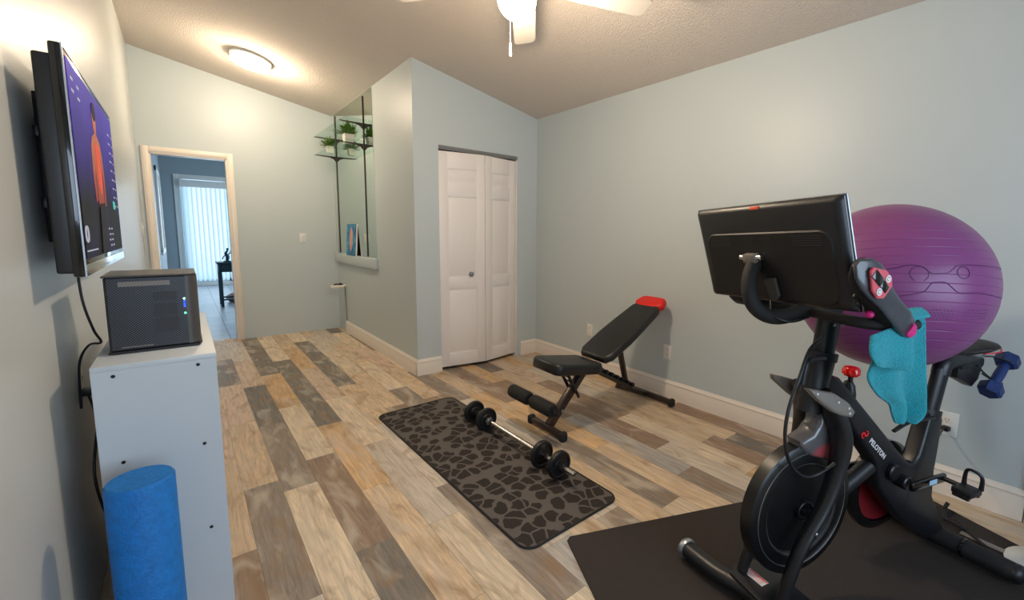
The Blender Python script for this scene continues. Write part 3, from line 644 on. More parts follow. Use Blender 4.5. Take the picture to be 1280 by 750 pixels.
q = MB(); q.prism([(-.095, .11), (-.01, .11), (-.01, -.02), (-.05, -.06), (-.09, -.02)], .001, yz(.0042)); q.build('figure_top', emis('screen coral', (220, 84, 60), 1.0), scp)
rnd = random.Random(3); sw = emis('screen white', (190, 190, 205), .8)
def ui(c, d): q = MB(); q.box(c, d); q.build('screen_text', sw, scp)
for k in range(9):
    z = .2-k*.035
    ui((.0035, .33+rnd.uniform(-.01, .01), z), (.001, .04+rnd.uniform(0, .02), .005)); ui((.0035, .41, z), (.001, .015, .007))
for a, z in ((-.42, .232), (-.33, .228), (-.42, .2), (-.33, .196)): ui((.0035, a, z), (.001, .035, .007))
for k in range(4):
    for a in (.0, .07, .14): ui((.0035, a+.02*(k % 2), -.17-k*.02), (.001, .03, .006))
ui((.0035, -.36, -.232), (.001, .2, .004))
q = MB(); q.tube([(.0035, -.434+.022*math.cos(a*PI/8), -.185+.022*math.sin(a*PI/8)) for a in range(16)], .002, 6, close=True); q.build('round_icon', sw, scp)
q = MB(); q.box((.0035, .292, -.078), (.001, .06, .03)); q.build('teal_button', emis('screen teal', (70, 190, 170), 1.0), scp)
q = MB(); q.box((-.077, 0, 0), (.034, .2, .3), .003)
for z in (.1, -.1): q.box((-.088, 0, z), (.012, .62, .03), .002)
for y in (-.28, .28): q.box((-.076, y, 0), (.03, .03, .42), .002)
q.build('wall_mount', 'black_metal', tv)
q = MB(); q.tube([Vector(p)+Vector((-.052, -.197, -.291)) for p in ((0, -.02, .03), (.005, -.03, -.1), (.02, -.015, -.2), (.03, .02, -.25), (.0, .03, -.258), (-.02, -.01, -.31), (-.025, -.02, -.45))], .0035, 8, sm=7); q.build('power_cord', 'black', tv)

# ---------------------------------------------------------------- white cabinet, computer case, roller
cb = thing('storage_cabinet', 'white laminate storage cabinet standing along the left wall', 'cabinet', (-.222, 1.725, 0))
q = MB(); q.span((0, 0, 0), (.28, .016, .867)); q.build('end_panel', 'cab', cb)
q = MB(); q.span((0, .874, 0), (.28, .89, .867)); q.build('end_panel', 'cab', cb)
q = MB(); q.span((0, 0, .867), (.281, .89, .883), .001); q.build('top_panel', 'cab', cb)
q = MB(); q.span((0, .016, .0), (.276, .874, .03)); q.span((0, .016, .4), (.276, .874, .416)); q.build('shelf_panel', 'cab', cb)
q = MB(); q.span((0, .437, .03), (.276, .453, .867)); q.build('divider', 'cab', cb)
q = MB(); q.span((0, .016, .03), (.004, .874, .867)); q.build('back_panel', 'cab', cb)
for x_, z in ((.045, .852), (.234, .852), (.234, .592), (.048, .592), (.234, .304), (.048, .304)):
    q = MB(); q.cyl((x_, .0, z), (x_, -.0025, z), .005, 12, .001); q.build('screw', 'hex', cb)
K_CASE = .925
pcx = thing('computer_case', 'black perforated computer case with small blue and green lights on the cabinet', 'computer', (-.193, 1.867, .883))
q = MB(); P = [(.008, 0), (.2, 0)]+[(.2+.034*math.sin(a*PI/16), .034-.034*math.cos(a*PI/16)) for a in range(1, 9)]+[(.234, .225)]+[(.03, .255), (.012, .25), (0, .235), (0, .012)]
q.prism(P, .246, Matrix.Translation((0, 0, .135)), .003, 1); q.build('perforated_shell', 'perf', pcx)
q = MB(); q.prism([(-.004, -.004), (.235, -.004), (.242, .03), (.242, .26), (-.004, .26)], .007, Matrix.Translation((0, 0, .0065)), .002, 1); q.build('base', 'black', pcx)
q = MB(); q.prism([(-.004, -.003), (.22, -.003), (.237, .02), (.237, .257), (-.004, .257)], .006, Matrix.Translation((0, 0, .262)), .002, 1); q.build('lid', 'grey', pcx)
q = MB(); q.prism([(.205+.0345*math.sin(a*PI/16), .034-.0345*math.cos(a*PI/16)) for a in range(0, 9)]+[(.2345, .22), (.228, .22), (.2, .01)], .245, Matrix.Translation((0, 0, .135))); q.build('side_panel', 'grey', pcx)
q = MB(); q.box((.03+.07, -.0008, .236), (.13, .001, .016)); q.build('vent_strip', 'cage', pcx)
for z, h in ((.2, .03), (.155, .04), (.1, .05)):
    q = MB(); q.box((.15, -.0008, z-.01), (.062, .001, h)); q.build('drive_bay', 'faint_ink', pcx)
q = MB(); q.box((.07, -.0012, .022), (.08, .001, .003)); q.build('front_stripe', 'cage', pcx)
for z, c, s_ in ((.176, (190, 255, 225), 4), (.166, (40, 80, 255), 3), (.156, (40, 80, 255), 3), (.148, (40, 80, 255), 3), (.124, (80, 255, 160), 4)):
    q = MB(); q.sphere((.2, -.001, z), .0035, 10); q.build('indicator_light', emis('indicator', c, s_), pcx)
pcx.scale = (K_CASE,)*3
q = MB(); q.lathe([(.0, 0), (.066, 0), (.0715, .006), (.0715, .604), (.066, .612), (0, .612)], n=56)
o = q.build('foam_roller', 'roller'); o.location = (-.128, 1.54, 0); tag(o, 'blue foam roller standing upright beside the white cabinet', 'foam roller')

# ---------------------------------------------------------------- spotted mat, barbell set, bench
def rrect(w_, h_, r_, n=6):
    out = []
    for cx, cy, a0 in ((w_/2-r_, h_/2-r_, 0), (-w_/2+r_, h_/2-r_, 90), (-w_/2+r_, -h_/2+r_, 180), (w_/2-r_, -h_/2+r_, 270)):
        for k in range(n+1): a = R(a0+90*k/n); out.append((cx+r_*math.cos(a), cy+r_*math.sin(a)))
    return out
ym = thing('exercise_mat', 'dark leopard-spotted exercise mat lying on the plank floor', 'mat', (1.2435, 2.128, 0), R(.8))
q = MB(); q.prism(rrect(.555, 1.68, .055), .006, Matrix.Translation((0, 0, .0035))); q.build('printed_surface', 'leopard', ym)
q = MB(); q.tube([(x, y, .0045) for x, y in rrect(.565, 1.69, .06)], .0055, 8, close=True); q.build('edge_binding', 'rubber', ym)

bm_ = thing('exercise_bike_mat', 'plain black-brown rubber mat under the exercise bike', 'mat', (1.151, 1.245, 0), math.atan2(-.395, .919))
q = MB(); q.prism([(0.02, -1.3), (1.81, -1.3), (1.81, 0), (0.02, 0), (0, -.02), (0, -1.28)], .006, Matrix.Translation((0, 0, .0035)), .0015, 1); q.build('sheet', 'bikemat', bm_)

bb = thing('barbell', 'short chrome barbell with four black plates lying on the spotted mat', 'barbell', (1.418, 2.0, .0835), 0)
ax = lambda y: Matrix.Translation((0, y, 0)) @ Matrix.Rotation(R(90), 4, 'X')
q = MB(); q.cyl((0, .505, 0), (0, -.525, 0), .0125, 20, .002); q.build('bar', 'chrome', bb)
for k, y in enumerate((.455, .305, -.262, -.405)):
    q = MB(); q.lathe([(.0135, -.014), (.03, -.014), (.034, -.009), (.056, -.008), (.062, -.015), (.07, -.013), (.074, -.006), (.074, .006), (.07, .013), (.062, .015), (.056, .008), (.034, .009), (.03, .014), (.0135, .014)], ax(y), 44)
    q.build('weight_plate', 'iron', bb)
for y, L in ((.335, .05), (.42, -.05), (-.29, -.05), (-.375, .05)):
    q = MB(); q.cyl((0, y, 0), (0, y+L*.5, 0), .02, 16, .003); q.build('collar', 'iron', bb)
for y in (.272, -.23, .49, -.44):
    q = MB(); q.cyl((0, y-.008, 0), (0, y+.008, 0), .021, 18, .003)
    for a in range(6): q.box((.021*math.cos(a*PI/3), y, .021*math.sin(a*PI/3)), (.01, .014, .01), .002)
    q.build('collar', 'steel' if y in (.272, -.23) else 'iron', bb)
letters('10', .028, 'steel', bb, Matrix.Translation((.002, -.262-.0085, .046)) @ Matrix.Rotation(R(90), 4, 'X'), 'plate_number')

bn = thing('weight_bench', 'black adjustable weight bench with red headrest leaning towards the right wall', 'bench', (1.72, 2.06, 0), R(-1.6))
Y90 = lambda y: Matrix(((1, 0, 0, 0), (0, 0, 1, y), (0, 1, 0, 0), (0, 0, 0, 1)))
def bar(q, a, b_, wx, wy, bev=.004):
    a = Vector(a); b_ = Vector(b_); d = b_-a; q.box((0, 0, 0), (d.length, wy, wx), bev, mtx=frame((a+b_)/2, d, (0, 0, 1) if abs(d.normalized().z) < .95 else (-1, 0, 0)))
q = MB(); bar(q, (0, -.155, .032), (0, .155, .032), .038, .038, .008); q.build('front_foot_bar', 'frame_metal', bn)
for s in (-1, 1):
    q = MB(); q.box((0, s*.165, .031), (.054, .04, .06), .016, seg=3); q.build('foot_cap', 'rubber', bn)
q = MB(); bar(q, (1.0, -.225, .032), (1.0, .2, .032), .038, .038, .008); q.build('rear_foot_bar', 'frame_metal', bn)
for s, y in ((-1, -.235), (1, .21)):
    q = MB(); q.box((1.0, y, .031), (.054, .04, .06), .016, seg=3); q.build('foot_cap', 'rubber', bn)
q = MB(); bar(q, (.02, 0, .04), (.335, 0, .375), .045, .05); bar(q, (.335, 0, .375), (.40, 0, .392), .03, .05); q.build('front_post', 'frame_metal', bn)
q = MB(); bar(q, (.33, 0, .375), (.80, 0, .125), .028, .05); bar(q, (.66, 0, .165), (.98, 0, .035), .034, .042); q.build('ladder_rail', 'frame_metal', bn)
q = MB()
for k in range(8):
    t_ = k/7; c_ = Vector((.40+.40*t_, 0, .363-.215*t_))
    q.box(c_+Vector((0, 0, .006)), (.022, .074, .026), .005, rot=(0, R(-5), 0))
q.build('ladder_teeth', 'black_metal', bn)
q = MB(); bar(q, (.75, 0, .165), (.655, 0, .50), .026, .04); q.build('backrest_strut', 'frame_metal', bn)
# X link under the seat
q = MB(); bar(q, (.13, -.035, .385), (.245, -.035, .185), .022, .006, .002); bar(q, (.13, .035, .385), (.245, .035, .185), .022, .006, .002)
for k in range(4):
    t_ = .2+.2*k; q.cyl((.13+.115*t_, -.045, .385-.2*t_), (.13+.115*t_, .045, .385-.2*t_), .006, 10)
q.build('seat_link', 'black_metal', bn)
q = MB(); bar(q, (.08, 0, .40), (.36, 0, .36), .02, .05); q.build('seat_rail', 'black_metal', bn)
def pad(name, L, W0, W1, W2, th, mtx, m, cap=0):
    q = MB(); P = []
    N = 14
    for i in range(N+1):
        t_ = i/N; w_ = W0+(W1-W0)*min(1, t_/.35) if t_ < .35 else W1+(W2-W1)*((t_-.35)/.65)**1.4
        e = min(t_, 1-t_)*L; rr = .035
        if e < rr: w_ -= 2*(rr-math.sqrt(max(0, rr*rr-(rr-e)**2)))*.9
        P.append((t_*L, w_/2))
    q.prism(P+[(x, -y) for x, y in reversed(P)], th, mtx, min(th*.42, .022), 4); return q.build(name, m, bn, sharp=50)
sm_ = frame((-.04, -.01, .450), (.40, 0, -.062), (0, 0, 1)); pad('seat_pad', .41, .28, .285, .285, .074, sm_, 'vinyl')
ba = R(27.6); bmx = frame((.385, -.012, .428), (math.cos(ba), 0, math.sin(ba)), (0, 0, 1))
pad('backrest_pad', .667, .29, .31, .245, .058, bmx, 'vinyl')
pad('headrest', .135, .20, .262, .21, .062, bmx @ Matrix.Translation((.62, 0, .004)), 'red_vinyl')
q = MB(); q.box((.34, 0, -.036), (.5, .05, .022), .004, mtx=bmx); q.build('backrest_rail', 'black_metal', bn)
q = MB(); q.cyl((-.125, -.235, .243), (-.125, .235, .243), .012, 16, .002); q.build('roller_bar', 'black_metal', bn)
for s in (-1, 1):
    q = MB(); m_ = Matrix.Translation((-.125, s*.118, .243)) @ Matrix.Rotation(R(90), 4, 'X')
    q.lathe([(.0125, -.1), (.034, -.1), (.041, -.092), (.043, -.08), (.043, .08), (.041, .092), (.034, .1), (.0125, .1)], m_, 32); q.build('foam_grip', 'foam', bn)
q = MB(); bar(q, (-.125, -.0, .243), (.09, -.0, .10), .026, .028); q.cyl((.062, -.04, .108), (.062, .04, .108), .011, 12, .002); q.build('roller_arm', 'black_metal', bn)
q = MB(); q.cyl((.10, -.045, .125), (.10, -.032, .125), .012, 12, .003); q.build('bolt', 'steel', bn)

# ---------------------------------------------------------------- exercise bike
P0 = Vector((1.42, .56, 0)); SD = Vector((.945, -.327, 0)).normalized(); YD = Vector((-SD.y, SD.x, 0)); BR = math.atan2(SD.y, SD.x)
BW = lambda s, y, z: P0+SD*s+YD*y+Vector((0, 0, z+.0065))
bk = thing('exercise_bike', 'black stationary exercise bike with large tilted screen standing on its rubber mat', 'exercise bike', P0+Vector((0, 0, .0065)), BR)
sz = Y90   # polygons in (s,z)
q = MB(); q.tube([(-.078, .27, .045), (-.055, .15, .045), (-.015, .04, .047), (-.012, -.04, .047), (-.04, -.15, .045), (-.075, -.27, .045)], .033, 20, sm=6, sx=.9, sy=1); q.build('front_stabilizer', 'black_metal', bk)
for s in (-1, 1):
    q = MB(); c_ = Vector((-.078, s*.27, .045)); m_ = Matrix.Translation(c_) @ Matrix.Rotation(R(-90*s), 4, 'X')
    q.lathe([(.0, .0), (.036, 0), (.038, .006), (.038, .018), (.034, .024), (.022, .024), (.02, .016), (0, .016)], m_, 28)
    q.build('transport_wheel', 'silver', bk)
    q = MB(); q.cyl((-.05, s*.2, 0), (-.05, s*.2, .02), .02, 16, .003); q.build('levelling_foot', 'rubber', bk)
q = MB(); q.prism([(-.045, -.09), (.0, -.115), (.12, -.1), (.12, .1), (.0, .115), (-.045, .09)], .012, Matrix.Translation((.0, 0, .078)), .004); bpl = q.build('base_plate', 'black_metal', bk)
q = MB(); q.box((.022, .04, .0855), (.034, .075, .001), rot=(0, 0, .1)); lb = q.build('warning_label', 'ink', bpl); lb['label'] = 'white warning sticker'
q = MB(); q.box((.034, .04, .0862), (.006, .07, .0005), rot=(0, 0, .1)); 
for k in range(3): q.box((.01+.008*k, .04, .0862), (.0015, .06, .0005), rot=(0, 0, .1))
# label print sits on the plate sub-part level
q.build('label_print', 'red', bpl)
q = MB(); q.tube([(.955, .25, .046), (.95, 0, .05), (.985, -.25, .046)], .04, 20, sm=6, sx=.85); q.build('rear_stabilizer', 'rubber', bk)
for s, c_ in ((1, (.955, .25, .046)), (-1, (.985, -.25, .046))):
    q = MB(); q.sphere((c_[0], c_[1], c_[2]), .041, 20, (1, .7, .86)); q.build('end_cap', 'black', bk)
q = MB(); q.tube([(.957, -.1, .05), (.958, -.108, .05)], .042, 20, sx=.87); q.build('seam_ring', 'gloss', bk)
# flywheel
q = MB(); FW = Matrix.Translation((.14, 0, .352)) @ Matrix.Rotation(R(90), 4, 'X')
q.lathe([(0, -.018), (.05, -.02), (.13, -.012), (.155, -.012), (.165, -.026), (.222, -.026), (.23, -.02), (.23, .02), (.222, .026), (.165, .026), (.155, .012), (.13, .012), (.05, .02), (0, .018)], FW, 72); fwh = q.build('flywheel', 'wheel', bk)
q = MB(); q.tube([FW @ Vector((.2*math.cos(a*PI/32), .2*math.sin(a*PI/32), .0255)) for a in range(64)], .0022, 6, close=True); q.build('groove_ring', 'steel', fwh)
q = MB(); q.lathe([(.0, .018), (.034, .02), (.034, .034), (.03, .036), (.028, .028), (.018, .028), (.016, .045), (.008, .047), (0, .047)], FW, 32); q.build('hub', 'black_metal', fwh)
q = MB(); q.tube([FW @ Vector((.161*math.cos(a*PI/32), .161*math.sin(a*PI/32), .02)) for a in range(64)], .0028, 6, close=True); q.build('groove_ring', 'grey', fwh)
# fork legs
for s in (-1, 1):
    q = MB(); pts = [(.0, .08, .085), (.065, .08, .262), (.16, .079, .392), (.212, .075, .507), (.228, .07, .61), (.2, .055, .70), (.16, .035, .765)]
    q.tube([(x, y*s, z) for x, y, z in pts], [.017, .02, .022, .026, .032, .034, .03], 18, sm=7, sx=.8, sy=1.15); q.build('fork_leg', 'black_metal', bk)
    q = MB(); q.cyl((.105, s*.1, .325), (.105, s*.108, .325), .007, 12, .002); q.build('bolt', 'steel', bk)
# head, post, down tube
q = MB(); q.tube([(.157, 0, .688), (.17, 0, .74), (.2, 0, .868)], [.036, .038, .04], 24, sx=1.15, sy=.95); q.build('head_tube', 'black_metal', bk)
q = MB(); q.tube([(.1995, 0, .862), (.204, 0, .888)], [.044, .044], 24, sx=1.15, sy=.95); q.build('clamp_collar', 'black', bk)
q = MB(); q.tube([(.2, 0, .86), (.219, 0, 1.018)], [.033, .037], 20, sx=1.1, sy=.9); q.build('handlebar_post', 'black_metal', bk)
q = MB(); q.tube([(.17, -.03, .878), (.1, -.045, .885), (.066, -.05, .876), (.052, -.05, .81)], [.009, .009, .01, .011], 10, sm=4); q.build('height_lever', 'black', bk)
q = MB(); q.prism([(.2, .82), (.26, .80), (.61, .485), (.692, .418), (.72, .412), (.745, .44), (.79, .60), (.87, .57), (.862, .43), (.855, .36), (.862, .25), (.985, .06), (.85, .06), (.66, .2), (.52, .35), (.48, .46), (.30, .655), (.18, .735)], .062, sz(0), .014, 3); mf = q.build('main_frame', 'black_metal', bk, sharp=55)
q = MB(); q.tube([(.2, 0, .33), (.36, 0, .37), (.56, 0, .46)], .027, 16, sm=4, sx=1.1); q.build('lower_brace', 'black_metal', bk)
# logo + word on the down tube (camera side)
dd = Vector((.61-.26, 0, .485-.80)).normalized(); lm = frame((.523, -.0325, .508), dd, (0, -1, 0))
# text frame: x along the tube, y up from the tube face, z towards the camera
def tf(c): 
    x = dd; z = Vector((0, -1, 0)); y = z.cross(x); return Matrix.Translation(c) @ Matrix((x, y, z)).transposed().to_4x4()
letters('PELOTON', .0265, 'ink', mf, tf((.484, -.0322, .512)), 'brand_lettering', space=1.05, bold=.0006)
q = MB(); tm = tf((.405, -.0318, .580))
q.tube([tm @ Vector((.004+.009*math.cos(R(a)), .006+.009*math.sin(R(a)), .001)) for a in range(-150, 150, 15)], .0028, 8); q.tube([tm @ Vector((-.004+.009*math.cos(R(a)), -.006+.009*math.sin(R(a)), .001)) for a in range(30, 330, 15)], .0028, 8); q.build('brand_logo', 'red', mf)
# shroud in front of head
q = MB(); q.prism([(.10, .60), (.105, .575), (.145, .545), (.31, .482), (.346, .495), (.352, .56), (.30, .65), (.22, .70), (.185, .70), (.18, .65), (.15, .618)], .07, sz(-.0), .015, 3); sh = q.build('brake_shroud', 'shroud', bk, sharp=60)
q = MB(); q.tube([(.2, -.036, .66), (.225, -.038, .655), (.24, -.036, .64)], .004, 8); q.build('shroud_clip', 'black', sh)
# knob
q = MB(); q.lathe([(0, .0), (.022, 0), (.028, .006), (.028, .022), (.022, .03), (0, .03)], Matrix.Translation((.352, 0, .79)), 20); q.build('resistance_knob', 'red_clear', bk)
q = MB(); q.cyl((.352, 0, .792), (.352, 0, .765), .008, 12); q.lathe([(.024, 0), (.025, .03), (.02, .062), (.012, .075), (0, .075)], Matrix.Translation((.345, 0, .695)), 20); q.tube([(.34, 0, .71), (.33, 0, .62)], [.024, .028], 16); q.build('knob_stem', 'black', bk)
# bottle cages (wings)
def wing(P, y0, y1, name):
    q = MB(); q.prism(P, .028, Matrix(((1, 0, 0, 0), (0, .35, 1, (y0+y1)/2), (0, 1, 0, 0), (0, 0, 0, 1))) if False else sz((y0+y1)/2), .01, 3); return q.build(name, 'cage', bk, sharp=60)
w1 = wing([(-.007, .824), (.038, .814), (.114, .795), (.176, .760), (.212, .725), (.197, .706), (.152, .718), (.112, .735), (.052, .774)], -.122, -.092, 'bottle_holder')
for x, z in ((.03, .806), (.125, .768), (.175, .742), (.18, .725)):
    q = MB(); q.cyl((x, -.1205, z), (x, -.1225, z), .0035, 8); q.build('rivet', 'ink', w1)
wing([(.083, .796), (.129, .784), (.235, .750), (.235, .69), (.222, .68), (.166, .716), (.086, .777)], .075, .105, 'bottle_holder')
q = MB(); q.box((.2, 0, .72), (.03, .2, .03), .008); q.build('holder_bracket', 'black', bk)
# cable
q = MB(); q.tube([(.14, -.04, .95), (.075, -.05, .918), (.028, -.06, .839), (-.015, -.065, .739), (-.02, -.066, .644), (.012, -.066, .56), (.07, -.068, .51), (.13, -.07, .505), (.18, -.09, .545)], .0055, 10, sm=6); q.build('brake_cable', 'black', bk)
# handlebars
q = MB(); q.tube([(-.015, .1, 1.19), (-.047, .088, 1.14), (-.058, .075, 1.09), (-.045, .064, 1.045), (-.005, .052, 1.015), (.043, .04, 1.008), (.09, .025, 1.02), (.13, .01, 1.036), (.2, 0, 1.03)], .0245, 20, sm=6); q.build('screen_arm', 'rubber', bk)
q = MB(); q.tube([(.27, -.222, 1.022), (.23, -.225, 1.022), (.18, -.23, 1.025), (.1, -.2, 1.03), (.1, -.1, 1.03), (.13, 0, 1.03), (.1, .1, 1.03), (.1, .2, 1.03), (.18, .23, 1.025), (.3, .22, 1.02), (.395, .2, 1.03)], .016, 14, sm=6); q.box((.18, 0, 1.03), (.12, .07, .04), .012); q.build('handlebar', 'rubber', bk)
q = MB(); q.tube([(.02, .06, 1.06), (.0, .03, 1.02), (.04, 0, 1.0), (.12, .0, 1.01)], .004, 8, sm=5); q.build('screen_cable', 'black', bk)
for x in (.2, .24):
    q = MB(); q.cyl((x, -.031, .985), (x, -.036, .985), .005, 10, .001); q.build('bolt', 'steel', bk)
# screen
sc_root = MB(); sm = Matrix.Rotation(-1.858, 4, 'Z') @ Matrix.Rotation(.297, 4, 'X') @ Matrix.Rotation(-.038, 4, 'Y')
bike_inv = (Matrix.Translation(P0+Vector((0, 0, .0065))) @ Matrix.Rotation(BR, 4, 'Z')).inverted()
SM = bike_inv @ Matrix.Translation((1.439, .624, 1.219)) @ sm
sc_root.box((0, .004, 0), (.54, .012, .33), .004); scr = sc_root.build('screen_housing', 'gloss', bk, SM)
q = MB(); q.box((0, .0125, 0), (.541, .006, .331), .0025); q.build('silver_rim', 'silver', scr, SM)
q = MB(); q.box((0, .0165, 0), (.53, .003, .32), .001); q.build('display_glass', 'gloss', scr, SM)
q = MB()
def rr3(w_, h_, y, r_=.012): return [Vector((x, y, z)) for x, z in rrect(w_, h_, r_, 4)]
q.loft([rr3(.536, .326, -.001), rr3(.53, .32, -.010), rr3(.50, .30, -.017)]); q.build('back_shell', 'black', scr, SM, sharp=50)
q = MB(); q.loft([[Vector((x, -.0165, z-.035)) for x, z in rrect(.47, .225, .04, 5)], [Vector((x, -.021, z-.035)) for x, z in rrect(.46, .215, .036, 5)]]); q.build('raised_panel', 'panel', scr, SM, sharp=30)
for vx in (-.165, .16):
    q = MB()
    for k in range(5): q.box((vx, -.0215, .062-.007*k), (.095-.002*k, .001, .0025))
    q.build('speaker_vents', 'faint_ink', scr, SM)
q = MB(); q.box((-.005, -.013, .155), (.034, .008, .011), .002, rot=(R(-25), 0, 0)); q.build('orange_tab', 'orange', scr, SM)
letters('PELOTON', .018, 'faint_ink', scr, SM @ Matrix.Translation((.005, -.0214, .05)) @ Matrix.Rotation(R(90), 4, 'X'), 'brand_lettering')
q = MB(); q.box((-.035, -.034, -.004), (.05, .026, .03), .005); q.box((-.035, -.03, -.03), (.03, .02, .04), .004); q.build('hinge', 'cage', scr, SM)
for s in (-1, 1):
    q = MB(); q.cyl((-.035+s*.025, -.034, -.002), (-.035+s*.043, -.034, -.002), .009, 14, .002); q.build('hinge_bolt', 'chrome', scr, SM)
q = MB(); q.prism([(-.005, -.075), (.04, -.07), (.045, -.13), (.03, -.145), (.01, -.145)], .012, SM @ Matrix(((1, 0, 0, 0), (0, 0, 1, -.028), (0, 1, 0, 0), (0, 0, 0, 1))), .002, 1); q.build('cable_cover', 'grey', scr)
# seat post, saddle
q = MB(); q.tube([(.83, 0, .58), (.868, 0, .735), (.875, 0, .76)], .028, 18, sx=1.25, sy=.9); q.tube([(.872, 0, .74), (.885, 0, .775), (.93, 0, .788), (1.04, 0, .79)], .03, 16, sm=5, sx=1.1); q.build('seat_post', 'black_metal', bk)
q = MB(); q.tube([(.825, 0, .568), (.834, 0, .604)], [.036, .036], 20, sx=1.35, sy=1); q.build('seat_collar', 'black', bk)
q = MB(); q.tube([(.8, -.03, .585), (.7, -.05, .60), (.62, -.045, .598), (.55, -.04, .572)], [.01, .009, .01, .008], 10, sm=4, sx=.6); q.build('seat_lever', 'black', bk)
q = MB(); q.box((1.04, 0, .77), (.16, .05, .04), .01); q.prism([(.95, .76), (1.12, .76), (1.1, .70), (1.06, .672), (.95, .72)], .04, sz(0), .006); q.build('saddle_clamp', 'black', bk)
q = MB(); rings = []
for t_, w_, zt, th in ((0, .012, .842, .012), (.08, .022, .846, .03), (.3, .03, .84, .036), (.5, .045, .838, .036), (.7, .09, .85, .036), (.88, .105, .862, .034), (.97, .085, .862, .026), (1, .04, .858, .012)):
    s_ = .905+.225*t_
    rings.append([Vector((s_, .72*w_*math.cos(a*PI/10), zt-th/2+th/2*math.sin(a*PI/10)*(1 if a < 10 else 1)-.0)) for a in range(20)])
q.loft(rings); q.build('saddle', 'vinyl', bk, sharp=60)
q = MB(); q.tube([(1.06, -.045, .816), (1.10, -.072, .826), (1.14, -.055, .834), (1.158, 0, .838)], .0025, 8, sm=5); q.build('saddle_piping', 'red', bk)
q = MB(); q.tube([(1.0, .02, .815), (1.08, .03, .80), (1.12, .025, .825)], .0045, 8, sm=4); q.tube([(1.0, -.02, .815), (1.08, -.03, .80), (1.12, -.025, .825)], .0045, 8, sm=4); q.build('saddle_rails', 'steel', bk)
# weight rack wires
q = MB(); q.tube([(1.08, -.03, .80), (1.17, -.03, .79), (1.21, -.07, .775), (1.26, -.03, .775)], .0035, 8, sm=4)
q.tube([(1.05, -.03, .765), (1.12, -.04, .715), (1.18, -.06, .685), (1.21, -.03, .672), (1.23, .0, .68), (1.21, .02, .70)], .0035, 8, sm=5); q.tube([(1.23, -.05, .77), (1.17, -.045, .70)], .005, 8); q.build('weight_rack', 'black_metal', bk)
# crank, pedals, belt cover
q = MB(); BBc = Vector((.62, 0, .37)); q.cyl((.62, -.07, .37), (.62, .075, .37), .026, 24, .004); q.cyl((.575, -.05, .41), (.575, -.03, .41), .03, 24, .004); q.build('bottom_bracket', 'black_metal', bk)
def crank(sgn, d, y):
    d = Vector(d).normalized(); e = BBc+d*.17
    q = MB(); q.box((.085, 0, 0), (.2, .016, .034), .006, seg=3, mtx=frame((BBc.x, y, BBc.z), (d.x, 0, d.z), (0, -1, 0)) @ Matrix.Rotation(R(90), 4, 'X')); q.build('crank_arm', 'gloss', bk)
    return Vector((BBc.x+d.x*.17, y, BBc.z+d.z*.17))
e = crank(1, (.17, 0, .0), -.085); e2 = crank(-1, (-.17, 0, -.0), .09)
q = MB(); q.box((.72, -.094, .371), (.045, .001, .018)); q.build('crank_sticker', mat('pale blue sticker', (170, 205, 230), .5), bk)
def pedal(c, sgn, nm):
    q = MB(); q.cyl(c, c+Vector((0, sgn*.055, 0)), .009, 14, .001)
    q.box(c+Vector((0, sgn*.075, -.008)), (.075, .06, .024), .006); q.box(c+Vector((-.03, sgn*.075, -.022)), (.016, .05, .016), .004); q.box(c+Vector((.03, sgn*.075, -.022)), (.016, .05, .016), .004)
    q.tube([c+Vector((.035, sgn*.05, 0)), c+Vector((.03, sgn*.055, .05)), c+Vector((.02, sgn*.075, .066)), c+Vector((.03, sgn*.1, .05)), c+Vector((.035, sgn*.1, .0))], [.008, .006, .005, .006, .008], 8, sm=5)
    q.build(nm, 'black', bk)
pedal(e, -1, 'pedal'); pedal(e2, 1, 'pedal')
q = MB(); BC = Matrix.Translation((.70, .075, .275)) @ Matrix.Rotation(R(90), 4, 'X')
q.lathe([(0, -.02), (.17, -.02), (.185, -.01), (.185, .01), (.17, .02), (.15, .02), (.15, .008), (0, .008)], BC, 56); bc_ = q.build('belt_cover', 'gloss', bk)
q = MB(); q.lathe([(.05, .009), (.146, .009), (.146, .011), (.05, .011)], BC, 48); q.build('red_ring', 'dark_red', bc_)
# power cord of bike
q = MB(); wl = bike_inv @ Vector((XR-.02, .302, .342)); q.tube([wl, wl+Vector((-.05, -.01, .0)), (1.24, .16, .335), (1.03, .085, .315), (.9, .06, .22), (.88, .05, .12)], .004, 8, sm=7); q.build('power_cord', 'black', bk)
q = MB(); q.box(wl+Vector((0, 0, 0)), (.03, .032, .024), .005); q.build('power_plug', 'black', bk)

# ---------------------------------------------------------------- things on and near the bike
bt = MB(); bt.sphere((0, 0, 0), .325, 72); ball = bt.build('stability_ball', 'ball')
hv = Vector((-.61, -.47, 0)).normalized(); BC0 = Vector((2.159, .454, 1.083)); ball.location = BC0
bn_ = (Vector((0, 0, 1))-hv*.22).normalized(); ball.rotation_euler = bn_.to_track_quat('Z', 'X').to_euler()
tag(ball, 'large glossy purple stability ball resting on the bike behind its screen', 'exercise ball')
binv = ball.rotation_euler.to_matrix().inverted()
up_ = [(-.948, -.181, .261), (-.916, -.277, .29), (-.885, -.343, .315), (-.845, -.437, .31), (-.831, -.482, .278), (-.815, -.527, .241), (-.777, -.582, .242), (-.724, -.642, .251), (-.687, -.668, .285), (-.635, -.7, .326), (-.531, -.78, .332), (-.32, -.893, .316), (.047, -.96, .275)]
lo_ = [(-.951, -.31, -.012), (-.912, -.411, .018), (-.87, -.491, .05), (-.85, -.518, .098), (-.826, -.545, .145), (-.791, -.592, .154), (-.755, -.638, .149), (-.718, -.689, .095), (-.673, -.738, .051), (-.518, -.854, .052), (-.379, -.925, .031), (-.073, -.997, -.026)]
q = MB()
